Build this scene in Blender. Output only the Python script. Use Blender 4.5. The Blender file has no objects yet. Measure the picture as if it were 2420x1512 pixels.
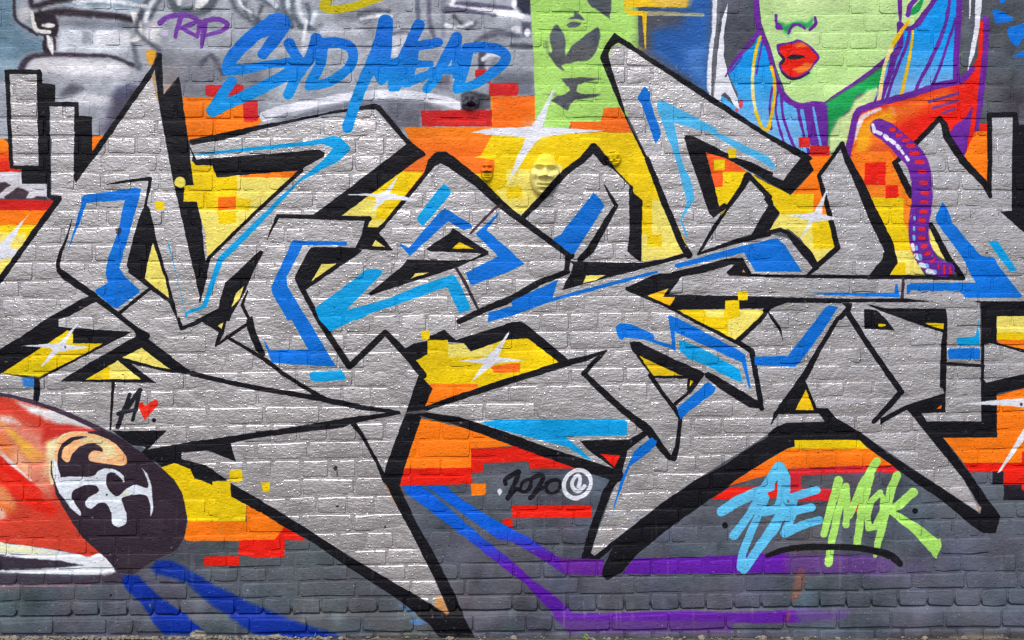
import bpy, math, random
import numpy as np
from mathutils import Vector, noise

# ---------------------------------------------------------------- camera, sky, sun, exposure
scene = bpy.context.scene
G = 0.000436                        # metres per drawing unit on the wall
FOOT = 6010.0                       # drawing-unit height of the foot of the wall (z = 0)
def wx(g): return (g - 4838.0) * G
def wz(g): return (FOOT - g) * G

cam_data = bpy.data.cameras.new('camera')
cam = bpy.data.objects.new('camera', cam_data)
scene.collection.objects.link(cam)
cam_data.sensor_width = 36.0
cam_data.lens = 40.0
DIST = 9676 * G * 40.0 / 36.0
cam.location = (0.0, -DIST, wz(3024.0))
cam.rotation_euler = (math.radians(90), 0, 0)
cam_data.clip_start = 0.05
cam_data.clip_end = 1500.0
scene.camera = cam

SUN_ELEV, SUN_AZ = math.radians(54), math.radians(-12)      # azimuth from the wall's normal, towards the left
world = bpy.data.worlds.new('World'); scene.world = world; world.use_nodes = True
nt = world.node_tree; nt.nodes.clear()
sky = nt.nodes.new('ShaderNodeTexSky'); sky.sky_type = 'NISHITA'; sky.sun_disc = False
sky.sun_elevation = SUN_ELEV; sky.sun_rotation = math.radians(180) + SUN_AZ * -1
sky.air_density = 1.0; sky.dust_density = 3.0; sky.ozone_density = 1.0
bg = nt.nodes.new('ShaderNodeBackground'); bg.inputs['Strength'].default_value = 0.13
wo = nt.nodes.new('ShaderNodeOutputWorld')
nt.links.new(sky.outputs[0], bg.inputs[0]); nt.links.new(bg.outputs[0], wo.inputs[0])

sun_data = bpy.data.lights.new('sun', 'SUN'); sun_data.energy = 1.5; sun_data.angle = math.radians(38); sun_data.color = (1.0, 0.96, 0.9)
sun = bpy.data.objects.new('sun', sun_data); scene.collection.objects.link(sun)
to_sun = Vector((math.sin(SUN_AZ) * math.cos(SUN_ELEV), -math.cos(SUN_AZ) * math.cos(SUN_ELEV), math.sin(SUN_ELEV)))
sun.rotation_euler = to_sun.to_track_quat('Z', 'Y').to_euler()
sun.location = to_sun * 30

vs = scene.view_settings
vs.view_transform = 'Standard'; vs.look = 'None'; vs.gamma = 1.0; vs.use_curve_mapping = False
vs.exposure = 0.55
scene.cycles.filter_width = 1.1 if hasattr(scene, 'cycles') else 1.5
GAIN = 0.86                         # paint reflectance for the colour seen under this light

def tag(o, label=None, cat=None, group=None, kind=None):
    if label: o['label'] = label
    if cat: o['category'] = cat
    if group: o['group'] = group
    if kind: o['kind'] = kind
    return o

def mesh_obj(name, verts, faces, mat, parent=None, smooth=True, normals=None):
    me = bpy.data.meshes.new(name)
    me.from_pydata(verts, [], faces); me.update()
    if smooth: me.polygons.foreach_set('use_smooth', [True] * len(me.polygons))
    if normals is not None: me.normals_split_custom_set_from_vertices(normals)
    if mat: me.materials.append(mat)
    o = bpy.data.objects.new(name, me); scene.collection.objects.link(o)
    if parent: o.parent = parent
    return o
# ---------------------------------------------------------------- the mural
# The paint on the wall is drawn here, shape by shape, as a painter would
# lay it: fills first, then outlines, accents, sparkles and tags.  The unit g is
# about 0.436 mm on the wall; x runs right, y runs down.
GX0, GX1, GY0, GY1 = -1200.0, 10876.0, -1300.0, 6150.0
RES = 0.25
IW, IH = int((GX1 - GX0) * RES), int((GY1 - GY0) * RES)
paint = np.zeros((IH, IW, 4), np.float32)      # sRGB colour + metallic share

def fbm(h, w, cells, octaves, seed, aspect=1.0):
    r = np.random.default_rng(seed); out = np.zeros((h, w), np.float32); amp = 1.0; tot = 0
    for o in range(octaves):
        cy = max(2, int(cells * h / w * aspect)); cx = max(2, int(cells))
        g = r.standard_normal((cy + 2, cx + 2)).astype(np.float32)
        ys = np.linspace(0, cy, h, endpoint=False); xs = np.linspace(0, cx, w, endpoint=False)
        yi = ys.astype(int); xi = xs.astype(int); fy = (ys - yi)[:, None]; fx = (xs - xi)[None, :]
        fy = (fy * fy * (3 - 2 * fy)).astype(np.float32); fx = (fx * fx * (3 - 2 * fx)).astype(np.float32)
        a = g[yi][:, xi]; b = g[yi][:, xi + 1]; c = g[yi + 1][:, xi]; d = g[yi + 1][:, xi + 1]
        out += amp * ((a * (1 - fx) + b * fx) * (1 - fy) + (c * (1 - fx) + d * fx) * fy)
        tot += amp * amp; amp *= 0.55; cells *= 2
    return out / math.sqrt(tot)

WOB = fbm(IH, IW, 260, 3, 5)
PAL = dict(K=(15, 15, 22), S=(183, 179, 180), B=(0, 108, 208), L=(0, 156, 222), L2=(72, 172, 222),
           BD=(2, 42, 152), Y=(234, 200, 4), P=(238, 222, 108), O=(250, 122, 12), R=(228, 28, 10),
           RD=(202, 32, 34), W=(222, 224, 234), G=(166, 214, 106), F=(186, 221, 146), V=(102, 36, 150),
           D=(78, 82, 93), DK=(62, 48, 58), GD=(20, 156, 78))

def C(c):
    return np.array(PAL[c] if isinstance(c, str) else c, np.float32) / 255.0

def pts(s, closed=False, sm=False):
    ox = oy = 0.0; sx = 1.0; out = []
    for tok in s.split():
        if tok[0] == '@':
            k = tok[1:]; sx = 1.0
            if k == 'Z': ox, oy, sx = 4677.4, 4346.6, 0.41
            elif k == 'Q': ox, oy, sx = 0.0, 3685.2, 1.25
            elif k == 'U': ox, oy, sx = 1417.4, 0.0, 0.6875
            else: ox, oy = int(k[0]) * 2419.0, int(k[1]) * 1512.0
            continue
        a, b = tok.split(','); out.append((ox + sx * float(a), oy + sx * float(b)))
    p = np.array(out, np.float64)
    if sm and len(p) > 2: p = smooth(p, closed)
    return p

def smooth(p, closed, n=7):
    out = []; m = len(p)
    for i in range(m if closed else m - 1):
        if closed: a, b, c, d = p[(i - 1) % m], p[i], p[(i + 1) % m], p[(i + 2) % m]
        else: a, b, c, d = p[max(i - 1, 0)], p[i], p[i + 1], p[min(i + 2, m - 1)]
        for t in np.linspace(0, 1, n, endpoint=False):
            out.append(0.5 * (2 * b + (c - a) * t + (2 * a - 5 * b + 4 * c - d) * t * t + (3 * b - a - 3 * c + d) * t ** 3))
    if not closed: out.append(p[-1])
    return np.array(out)

def blend(x0, y0, A, col, metal):
    h, w = A.shape
    sub = paint[y0:y0 + h, x0:x0 + w]
    if isinstance(col, list):                  # a fade from one can to another down the stroke
        ca, cb, ga, gb = col; yy = (np.arange(y0, y0 + h) + .5) / RES + GY0
        t = np.clip((yy - ga) / (gb - ga), 0, 1)[:, None, None].astype(np.float32)
        cc = C(ca) * (1 - t) + C(cb) * t
    else: cc = C(col)
    a = A[..., None]
    sub[..., :3] += (cc - sub[..., :3]) * a
    sub[..., 3] += (metal - sub[..., 3]) * A

def box_of(p, pad):
    x0 = max(0, int(p[:, 0].min() - pad)); x1 = min(IW, int(p[:, 0].max() + pad) + 2)
    y0 = max(0, int(p[:, 1].min() - pad)); y1 = min(IH, int(p[:, 1].max() + pad) + 2)
    return x0, x1, y0, y1

def cover(d, soft):
    t = np.clip(0.5 - d / soft, 0, 1); return (t * t * (3 - 2 * t)).astype(np.float32)

def P(col, s, soft=8, sm=False, a=1.0, wob=1.7):
    soft = max(soft, 6.5) * 1.25
    p = (pts(s, True, sm) - (GX0, GY0)) * RES; sf = max(1.2, soft * RES); pad = sf + 3
    x0, x1, y0, y1 = box_of(p, pad)
    if x1 <= x0 or y1 <= y0: return
    h, w = y1 - y0, x1 - x0
    T = np.zeros((h, w + 1), np.int32); D = np.full((h, w), 1e3, np.float32); n = len(p)
    for i in range(n):
        ax, ay = p[i]; bx, by = p[(i + 1) % n]
        if ay != by:
            lo, hi = (ay, by) if ay < by else (by, ay)
            r0 = max(0, math.ceil(lo - y0 - .5)); r1 = min(h, math.ceil(hi - y0 - .5))
            if r1 > r0:
                yy = np.arange(r0, r1) + y0 + .5
                xc = ax + (yy - ay) * (bx - ax) / (by - ay)
                ci = np.clip(np.ceil(xc - x0 - .5), 0, w).astype(int)
                T[np.arange(r0, r1), ci] += 1
        seg(D, x0, y0, ax, ay, bx, by, pad)
    inside = (np.cumsum(T, 1)[:, :w] & 1).astype(bool)
    D = np.where(inside, -D, D) + WOB[y0:y1, x0:x1] * wob * RES * min(1.0 + soft / 25, 4)
    blend(x0, y0, cover(D, sf) * a, col, 1.0 if col == 'S' else 0.0)

def seg(D, x0, y0, ax, ay, bx, by, pad, ra=0.0, rb=0.0):
    h, w = D.shape; m = pad + max(ra, rb)
    u0 = max(0, int(min(ax, bx) - m - x0)); u1 = min(w, int(max(ax, bx) + m - x0) + 2)
    v0 = max(0, int(min(ay, by) - m - y0)); v1 = min(h, int(max(ay, by) + m - y0) + 2)
    if u1 <= u0 or v1 <= v0: return
    X = (np.arange(u0, u1) + x0 + .5)[None, :]; Y = (np.arange(v0, v1) + y0 + .5)[:, None]
    dx, dy = bx - ax, by - ay; L = dx * dx + dy * dy
    t = np.clip(((X - ax) * dx + (Y - ay) * dy) / L, 0, 1) if L > 1e-9 else np.zeros((v1 - v0, u1 - u0))
    d = np.hypot(X - ax - t * dx, Y - ay - t * dy) - (ra + (rb - ra) * t)
    np.minimum(D[v0:v1, u0:u1], d.astype(np.float32), out=D[v0:v1, u0:u1])

def Ln(col, w, s, soft=8, sm=False, a=1.0, wob=1.6):
    soft = max(soft, 7) * 1.25
    q = pts(s); n0 = len(q)
    ws = np.array(w if isinstance(w, (list, tuple)) else [w] * n0, float)
    if len(ws) != n0: ws = np.interp(np.linspace(0, 1, n0), np.linspace(0, 1, len(ws)), ws)
    if sm and n0 > 2:
        q3 = smooth(np.column_stack([q, ws]), False); q, ws = q3[:, :2], q3[:, 2]
    p = (q - (GX0, GY0)) * RES; r = ws * RES / 2; sf = max(1.2, soft * RES); pad = sf + 3
    x0, x1, y0, y1 = box_of(p, pad + r.max())
    if x1 <= x0 or y1 <= y0: return
    D = np.full((y1 - y0, x1 - x0), 1e3, np.float32)
    for i in range(len(p) - 1): seg(D, x0, y0, p[i, 0], p[i, 1], p[i + 1, 0], p[i + 1, 1], pad, r[i], r[i + 1])
    D += WOB[y0:y1, x0:x1] * wob * RES * min(1.0 + soft / 25, 4)
    blend(x0, y0, cover(D, sf) * a, col, 0.0)

def E(col, tile, cx, cy, rx, ry, soft=6, a=1.0):
    P(col, '@%s ' % tile + ' '.join('%.1f,%.1f' % (cx + rx * math.cos(t), cy + ry * math.sin(t)) for t in np.linspace(0, 2 * math.pi, 18, endpoint=False)), soft, False, a)
paint[...] = np.append(C('D'), 0)
# --- the weathered grey coats under everything
P((98, 102, 112), '@02 -1300,1300 3000,1300 11000,1300 11000,3300 -1300,3300', 700, a=.25)
P((92, 96, 110), '@33 1300,-100 3600,-100 3600,1500 1300,1300', 400, a=.7)
# --- pale ghosted car drawing, top left
P((158, 163, 173), '@00 -1300,-1400 5045,-1400 5060,1310 -1300,1310', 6)
P((112, 136, 154), '@00 -1300,-1400 130,-1400 150,200 300,330 420,350 440,490 230,540 210,640 0,740 -1300,800', 130, a=.9)
P((148, 166, 180), '@00 -600,560 200,560 100,700 -600,720', 80, a=.7)
P((130, 133, 143), '@00 1480,460 2500,620 2500,900 1730,930 1500,800', 120, a=.9)
P((136, 154, 168), '@00 420,-60 1400,-60 1330,60 1250,110 600,60', 80, a=.8)
P((196, 202, 212), '@00 560,260 1235,280 1245,500 560,500', 60, a=.7)
P((118, 122, 135), '@00 780,290 870,290 870,410 780,410', 40, a=.6)
P((104, 108, 122), '@00 560,180 1240,200 1230,290 900,285 560,250', 70, a=.5)
P((70, 66, 76), '@00 290,120 520,110 560,240 545,350 470,350 370,325 330,240', 30)
Ln((72, 68, 78), [45, 60], '@00 300,-120 300,45 360,55 520,10 800,-30', 35, True)
Ln((72, 68, 78), [60, 85, 70, 60], '@00 400,150 560,115 760,125 1000,145 1240,185', 40, True)
Ln((76, 74, 86), 28, '@00 138,-200 140,120 175,210 290,285 350,330', 22, True)
Ln((72, 66, 76), [40, 40, 55], '@00 440,340 425,430 450,500', 18, True)
Ln((76, 70, 80), 24, '@00 505,330 520,400 525,470', 20, True)
Ln((82, 76, 88), [60, 55, 40, 26, 40], '@00 205,650 250,570 350,530 480,516 760,524 1010,530 1150,570 1260,620', 26, True, .95)
Ln((100, 104, 118), [40, 60], '@00 1260,420 1290,560 1310,640', 45, True, .8)
P((206, 204, 210), '@00 250,650 330,555 700,555 1100,590 1270,690 1100,730 400,690', 50, a=.75)
P((186, 186, 198), '@00 420,700 1200,690 1250,760 540,780', 90, a=.6)
Ln((96, 96, 108), [70, 100, 50], '@00 600,890 690,850 760,830', 60, True, .8)
P((206, 206, 214), '@00 560,960 800,880 1050,930 1080,1000 780,990', 60, a=.7)
P((90, 86, 108), '@00 1070,900 1250,800 1350,780 1290,960 1020,1290 960,1230', 120, a=.85)
P((104, 106, 134), '@00 1090,820 1240,815 1200,920 1090,960', 50, a=.8)
P((208, 210, 218), '@00 560,560 1150,620 1180,720 700,700', 70, a=.6); P((206, 206, 214), '@00 900,300 1230,300 1230,430 900,430', 36, a=.7); P((198, 204, 216), '@00 600,40 1380,90 1280,120 760,90', 40, a=.6)
P((212, 210, 214), '@00 1330,330 1500,180 1520,420 1400,460', 60, a=.5); P((206, 208, 218), '@10 1120,260 1500,260 1560,420 1300,600 1290,420', 70, a=.7); P((202, 204, 216), '@10 420,480 470,260 560,300 440,560', 30, a=.6)
Ln((214, 214, 214), 38, '@00 305,130 330,255 370,292 470,305', 14, True)
P((212, 212, 214), '@00 1240,110 1310,140 1352,330 1310,390 1250,400 1250,375 1290,340 1290,270 1255,180', 22, True)
E((212, 212, 214), '00', 460, 242, 62, 24, 20)
P((208, 206, 208), '@00 440,345 470,340 505,420 505,520 470,460', 14, True)
P((200, 198, 204), '@00 170,90 290,100 250,200 190,190', 40, True, .8)
Ln((100, 105, 116), [60, 80, 110, 80], '@00 1560,-120 1660,80 1820,110 1960,70 2080,-100', 40, True)
P((206, 207, 212), '@00 1640,-100 1750,-100 1710,60 1680,50', 24); P((206, 207, 210), '@00 1835,85 1860,0 2010,-90 1960,30 1880,95', 24)
Ln((104, 110, 122), 40, '@00 1440,-60 1340,90 1330,160', 40, True, .8)
P((196, 193, 200), '@00 1390,190 1480,180 1470,330 1390,330', 70, a=.5)
for s in ('@10 -60,-60 150,50 330,170', '@10 250,-60 265,100 340,240', '@10 335,-60 350,120 420,250', '@10 490,50 510,160 500,260',
          '@10 -40,120 30,230 60,330', '@10 420,250 520,280 620,250'):
    Ln((104, 114, 126), 46, s, 36, True, .9)
for s in ('@10 110,-20 190,60', '@10 300,-60 305,60', '@10 420,-60 400,60 450,200', '@10 560,120 530,220'): Ln((196, 204, 214), 42, s, 24, True, .85)
P((112, 117, 128), '@10 700,110 1130,60 1100,330 800,220', 120, a=.55)
P((190, 192, 204), '@10 560,260 900,190 1100,230 1000,330 600,330', 70, a=.7)
Ln((110, 114, 132), [50, 40], '@10 1520,-80 1535,210', 26, True); Ln((118, 120, 138), 42, '@10 1635,-80 1640,200 1690,360', 28, True)
Ln((130, 132, 150), 44, '@10 1770,-80 1770,330', 34, True, .7)
P((204, 205, 216), '@10 1830,30 2419,60 @20 180,60 180,200 @10 2200,160', 40, a=.6)
Ln((216, 216, 226), 58, '@10 1850,65 2080,85 2419,130 @20 90,150', 22, True); Ln((108, 110, 130), [30, 46, 30], '@10 1860,30 2080,45 2419,80', 24, True)
Ln((112, 114, 132), [60, 30], '@10 1800,90 2000,105 2260,150', 26, True); Ln((212, 212, 222), 40, '@10 1910,-60 1850,40', 20)
P((74, 78, 94), '@20 20,-100 178,-100 178,140 90,130 40,60', 30); E((210, 212, 222), '20', 20, 30, 26, 50, 20); E((206, 208, 218), '20', 40, 280, 45, 40, 26)
P((88, 92, 108), '@20 90,210 180,210 180,350 100,350', 30, a=.8); E((205, 207, 218), '20', 145, 310, 30, 40, 20)
Ln((104, 108, 124), [40, 70, 60, 50], '@10 2080,400 2180,340 2300,310 2419,330 @20 60,340', 34, True, .9)
Ln((86, 90, 106), 46, '@20 0,430 180,440', 30, False, .8)
Ln((96, 96, 112), [70, 60], '@10 2140,500 2130,650', 26, True); Ln((140, 140, 156), 50, '@10 2270,540 2220,660', 30, True, .8)
P((108, 110, 124), '@10 1680,720 1840,700 1840,860 1680,860', 60, a=.8)
P((96, 100, 116), '@20 -200,700 210,700 210,910 -200,900', 120, a=.7)
P((122, 125, 138), '@10 150,1160 500,1060 900,960 1300,940 1600,970 1760,1040 1560,1050 1550,1210 1300,1210 1160,1000 900,1020', 40)
Ln((206, 208, 220), [100, 80, 75, 80, 80, 90, 80], '@10 80,1100 260,1035 500,985 800,925 1000,900 1300,890 1600,915 1800,960 1910,1000', 16, True)
P((98, 99, 112), '@10 1935,890 2010,860 2130,880 2215,900 2220,1042 1940,1042', 30); P((60, 54, 66), '@10 1990,985 2020,965 2055,965 2075,990 2060,1015 2010,1015', 10, True)
for w, s_ in ((34, '@00 1420,180 1480,60 1560,-40'), (40, '@00 1500,470 1300,300 1340,120'), (30, '@10 60,60 20,180 90,330'), (36, '@10 980,130 1130,100 1250,110'), (30, '@10 1250,330 1420,300 1500,350'),
              (44, '@00 2300,40 2350,180 2419,230'), (40, '@00 2180,-40 2230,90 2300,150'), (34, '@00 1900,620 2000,520 2100,700'), (30, '@10 1870,150 1990,260 2080,210')):
    Ln((92, 96, 108), w, s_, 44, True, .85)
for w, s_ in ((34, '@00 1380,200 1420,60 1500,-60'), (26, '@00 2240,-40 2290,60 2380,120'), (30, '@10 1000,180 1180,150 1280,160'), (36, '@10 2150,560 2230,520 2380,540'), (34, '@10 2040,220 1900,260 1800,240'), (26, '@10 450,380 460,300 480,200'), (30, '@00 700,20 1000,10 1380,60')):
    Ln((216, 218, 226), w, s_, 26, True, .9)
x_, y_ = int((5055 - GX0) * RES), int((1310 - GY0) * RES)
top_ = paint[:y_, :x_, :3]; top_ += (top_ - np.array((.60, .62, .66), np.float32)) * .38; top_ *= 1 + .05 * fbm(y_, x_, 60, 4, 51)[..., None]
# --- green stencil panel
P('G', '@20 168,-1400 1180,-1400 1195,420 1100,1100 860,1150 840,1160 560,1160 540,1215 100,1215 215,900 205,560 172,0', 9)
for s, sm in (('@20 640,-60 945,-60 940,60 925,190 880,150 760,70', 0), ('@20 590,110 650,140 685,190 600,180 525,180 585,160', 0), ('@20 520,235 580,210 645,222 620,250 545,257', 1),
              ('@20 425,235 480,310 505,400 500,500 515,590 465,620 490,665 430,630 370,560 345,500 368,500 380,470 356,370 380,280', 1),
              ('@20 812,255 832,350 800,470 735,560 610,585 515,602 500,560 530,500 560,440 650,370 730,310', 1),
              ('@20 465,745 640,730 850,745 700,775 620,800 610,860 650,888 870,890 760,920 600,945 548,975 527,1050 370,950 420,905 500,895 552,860 535,820', 0)):
    P((78, 83, 92), s, 14, bool(sm))
Ln((100, 118, 96), 30, '@20 320,400 340,500', 30, False, .6); P((96, 108, 96), '@20 290,890 420,880 400,910', 20, a=.7); P((78, 83, 92), '@20 380,-60 440,-60 440,15', 14)
# --- blue sky patch and yellow sign
P((36, 92, 168), '@20 1330,300 1310,480 1500,620 1700,760 1860,890 1860,500 1900,-200 1200,-300 1200,60 1560,200', 110)
P((78, 126, 190), '@20 1600,480 1840,400 1830,860 1700,720', 120, a=.6); P((70, 76, 94), '@20 1190,70 1700,110 1560,260 1280,240 1290,600 1190,500', 120, a=.8)
P((232, 190, 20), '@20 1045,-600 1060,80 1085,125 1130,148 1275,150 1285,108 1110,98 1078,66 1650,72 1720,-600', 8)
P((226, 190, 100), '@20 1300,10 1500,-60 1720,-60 1680,60 1420,70', 50, a=.7)
Ln((186, 178, 128), [45, 30], '@20 1280,128 1500,132 1800,142', 14, False, .8)
P((228, 186, 12), '@20 1225,140 1272,140 1266,460 1254,460', 5); P((150, 140, 60), '@20 1180,420 1260,470 1200,470', 20, a=.7)
P('W', '@20 1908,-600 1965,-600 1925,420 1912,930 1862,905 1838,820 1846,600 1885,300', 14)
P((96, 98, 108), '@20 1965,-600 1985,-60 1945,300 1902,930 1880,900 1886,600 1932,200', 5)
P('W', '@20 2038,30 2030,120 2000,350 1998,520 2040,700 2090,850 2130,930 2155,1050 2110,1030 2060,920 2010,875 1975,900 1985,1010 1905,950 1940,500 1960,350 1985,180', 6)
# --- the painted woman
P([(0, 146, 228), (112, 178, 232), 600, 1150], '@30 -79,290 -130,420 -300,560 -385,680 -360,740 -290,880 -265,1040 -440,900 -445,960 -380,1100 0,1320 320,1470 560,1400 560,990 330,1000 170,930 110,770 0,460', 6)
P('V', '@30 330,1000 460,975 550,985 568,1100 562,1400 420,1400 350,1250', 7)
for w, s in ((22, '@30 110,770 72,1000 90,1150 150,1350'), (26, '@30 125,900 140,1090 200,1280 245,1390'), (28, '@30 280,1010 305,1150 345,1300 390,1460'), (20, '@30 40,830 15,1000 30,1220'),
             (16, '@30 -50,380 -80,520 -110,700'), (14, '@30 -250,540 -320,640 -370,700')):
    Ln('V', w, s, 6, True)
for w, s in ((24, '@30 315,1010 345,1160 375,1390'), (26, '@30 425,1010 450,1150 495,1380')): Ln((88, 170, 230), w, s, 6, True)
Ln('V', [50, 60, 50, 36], '@30 -85,-200 -110,100 -85,260 -75,300', 8, True)
Ln('V', [40, 40, 20], '@30 -75,290 -200,440 -330,600 -400,720', 8, True)
P('F', '@30 -85,-1400 -90,-50 -65,220 20,450 100,720 170,900 260,985 400,990 520,970 700,850 1000,660 1130,560 1180,480 1250,250 1240,-1400', 6)
P((205, 224, 162), '@30 100,60 400,100 700,40 600,-200 150,-200', 160, a=.6); P((204, 224, 164), '@30 330,320 480,330 460,420 360,400', 80, a=.7)
P((172, 216, 124), '@30 500,550 1000,460 700,760 250,930', 200, a=.5)
Ln('V', [46, 44, 40, 52, 62, 56, 50], '@30 -80,290 0,460 60,700 120,860 200,955 310,1000 440,985 545,995', 8, True)
P('GD', '@30 540,985 620,930 900,770 1110,610 1175,520 1165,640 1080,790 960,870 830,900 790,1010 720,1080 640,1140 590,1260 572,1360 565,1010', 18)
P((198, 222, 152), '@30 820,940 940,860 1060,820 1090,900 980,1000 860,1040 830,1110 760,1290 735,1420 690,1340 600,1480 560,1420 590,1260 640,1150 770,1050', 34)
Ln('V', [14, 26, 30], '@30 600,920 800,795 1000,650 1140,530', 6, True)
P((190, 222, 150), '@30 1250,-1400 1620,-1400 1600,-40 1450,120 1360,250 1270,250 1240,200', 6)
Ln('V', [44, 40, 24], '@30 1235,-300 1245,60 1248,190', 7, True)
P('GD', '@30 1490,-100 1430,100 1330,148 1345,90 1420,20', 12, True); Ln('V', 48, '@30 1440,-60 1345,50 1320,140', 7, True)
P([(0, 148, 232), (118, 178, 236), 350, 800], '@30 1620,-700 1850,-700 1830,100 1800,450 1780,780 1540,840 1370,890 1100,965 985,1000 1080,700 1180,500 1250,290 1400,260 1480,170 1600,-30', 6)
Ln('V', 46, '@30 1640,-120 1560,20 1480,130 1430,210 1380,250 1320,275 1250,235', 7, True)
Ln('V', [56, 60, 56, 50, 30], '@30 1240,230 1245,420 1190,540 1150,700 1105,830 1070,960', 7, True)
for w, s in ((30, '@30 1335,285 1310,420 1240,590 1180,750 1120,940'), (34, '@30 1735,-150 1690,150 1640,330 1520,600 1440,750 1385,880'), (26, '@30 1770,180 1700,400 1620,640 1545,820'), (56, '@30 1815,-300 1800,150 1780,450 1772,780')):
    Ln('V', w, s, 6, True)
Ln('V', 20, '@30 1090,800 1000,980', 6)
Ln((238, 186, 12), [30, 40, 36], '@30 1325,205 1230,340 1165,450', 5, True); Ln((240, 222, 150), [36, 36, 40], '@30 1165,450 1120,560 1080,720 1062,850 1040,975', 5, True)
Ln((238, 190, 20), [24, 32, 34], '@30 1368,295 1350,450 1320,620 1280,800 1255,915', 5, True)
Ln((236, 190, 20), [26, 32], '@30 -72,350 -112,470 -138,620', 5, True); Ln((238, 216, 140), 32, '@30 -138,620 -147,760 -140,920 -115,1060', 5, True); Ln((232, 190, 10), [30, 26], '@30 -115,1060 -65,1190 -10,1230 20,1180', 5, True)
Ln((232, 184, 14), 30, '@30 30,630 58,760 60,920 25,1120 -10,1230', 5, True)
P('GD', '@30 75,190 160,232 260,205 360,215 425,170 405,265 330,255 235,250 185,345 130,275', 46, a=.9)
Ln('V', [20, 28, 60], '@30 75,145 78,215 100,252', 8, True); Ln('V', [50, 30], '@30 90,255 130,275', 10); Ln('V', [20, 30, 24], '@30 440,165 448,225 395,285', 8, True); Ln('V', [24, 30, 20], '@30 190,322 225,250 285,236 345,270', 8, True)
P((120, 200, 110), '@30 110,660 200,760 300,760 420,660 400,740 260,790 150,740', 60, a=.5)
lips = '@30 92,430 180,412 240,402 285,385 360,420 420,470 475,540 430,605 370,680 270,735 190,728 130,670 112,610 145,560 105,500'
P('R', lips, 5, True); Ln('V', 22, lips + ' 92,430', 7, True)
P((36, 26, 40), '@30 178,548 240,514 345,536 262,562', 6, True); Ln((40, 26, 48), [18, 22], '@30 105,510 150,560 125,600', 7, True); Ln((44, 24, 56), [16, 26, 16], '@30 125,680 200,742 290,738 385,690', 8, True)
P((232, 116, 40), '@30 240,660 350,592 425,602 380,665 285,698', 22); P((230, 104, 40), '@30 240,425 330,400 385,440 280,455', 24)
# red jacket
P('R', '@30 835,1085 1000,1000 1380,905 1780,790 1900,690 1985,520 1992,200 2050,200 2045,500 2020,900 1970,1200 1900,1530 1880,1800 1200,2000 600,2400 640,1800 735,1450', 6)
P((238, 112, 26), '@30 860,1080 1250,960 1700,830 1740,900 1400,1080 1150,1200 1320,1480 1250,2100 700,2200 750,1500', 150, a=.95)
P((242, 160, 16), '@30 850,1200 1000,1090 1180,1020 1190,1130 1000,1200 960,1400 800,1520', 60)
P((206, 70, 30), '@30 960,1400 1200,1330 1330,1500 1000,1512', 80, a=.7)
P('V', '@30 1935,990 1870,1110 1760,1185 1690,1290 1750,1420 1840,1560 1890,1350', 7)
Ln('V', [70, 60, 66, 56, 60, 62, 60, 40], '@30 740,1490 785,1300 835,1080 920,1020 1060,975 1380,885 1600,812 1790,770 1880,715 1935,640', 8, True)
Ln('V', [70, 60, 56, 50], '@30 2050,185 2050,450 2020,800 1980,1100 1930,1350 1890,1560', 8, True)
Ln('R', [30, 46, 46], '@30 1965,900 1925,1250 1870,1560', 6, True); Ln('R', [30, 40], '@30 2018,210 2005,500', 6)
P('W', '@30 1970,-600 2015,-600 2012,100 1990,300 1945,520 1885,670 1900,520 1950,250', 8); P('W', '@30 1895,-600 1925,-600 1912,150 1898,200', 6)
Ln((226, 214, 214), [8, 40, 40, 20], '@30 815,1350 870,1150 930,1085 1060,1030', 16, True)
P((240, 150, 100), '@30 1130,1000 1190,1010 1215,1090 1190,1110', 20, a=.6)
for s in ('@30 1520,962 1795,882', '@30 1560,1022 1790,950', '@30 1655,1066 1760,1030'): Ln((112, 56, 140), 26, s, 7)
E((216, 60, 80), '30', -258, 985, 20, 45, 10); E((216, 60, 80), '30', -300, 1045, 20, 16, 10)
for s in ('@30 2110,92 2170,85 2312,170 2310,200 2145,222', '@30 2250,290 2275,258 2460,205 2470,260 2352,450 2285,395', '@30 2310,535 2520,420 2560,560', '@30 2150,-160 2260,-160 2232,42 2190,40'): P('B', s, 7)
# --- warm blocks behind the letters
P('O', '@00 868,1286 992,1286 868,1445', 5); P([(250, 130, 10), (222, 40, 16), 1400, 1540], '@00 -1300,1308 40,1310 92,1360 98,1590 205,1605 205,1630 -1300,1630', 6)
P((206, 204, 212), '@01 -1300,112 205,112 215,225 450,225 450,360 -1300,372', 8)
for s in ('@01 -60,300 0,215 50,205 105,240 0,310 -80,330', '@01 40,352 170,255 285,300 245,372 60,372', '@01 300,372 350,338 445,350 445,378'): P('DK', s, 14)
P((204, 28, 22), '@01 -1300,366 520,380 455,478 -1300,466', 7); P('O', '@01 -1300,462 458,476 385,612 -1300,612', 6)
P('Y', '@01 -1300,610 360,614 310,700 -1300,690', 6); P('P', '@01 -1300,682 325,684 0,1140 -1300,1800', 6); P('Y', '@01 230,612 352,614 255,775', 10)
P('W', '@01 275,515 215,600 90,830 200,850 740,878 600,902 100,922 -50,960 -300,1500 -130,930 -1000,900 -1000,860 -130,850 0,790', 10)
P('O', '@00 1722,918 2330,930 @10 60,1150 0,1200 @00 2100,1262 1775,1330', 6)
P((238, 140, 60), '@00 1900,980 2040,930 2060,1040 1940,1060', 60, a=.5)
for s in ('@00 1942,812 1965,803 2290,803 2306,820 2300,912 1965,915 1945,895', '@00 2295,955 2440,950 2440,1150 2305,1150'): P((206, 34, 40), s, 10)
P([(248, 128, 18), (240, 104, 26), 1250, 1500], '@10 1395,1202 2220,1200 2220,912 2635,912 2635,1215 2245,1262 2240,1660 1900,1900 1300,1900 1530,1480', 6)
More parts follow.
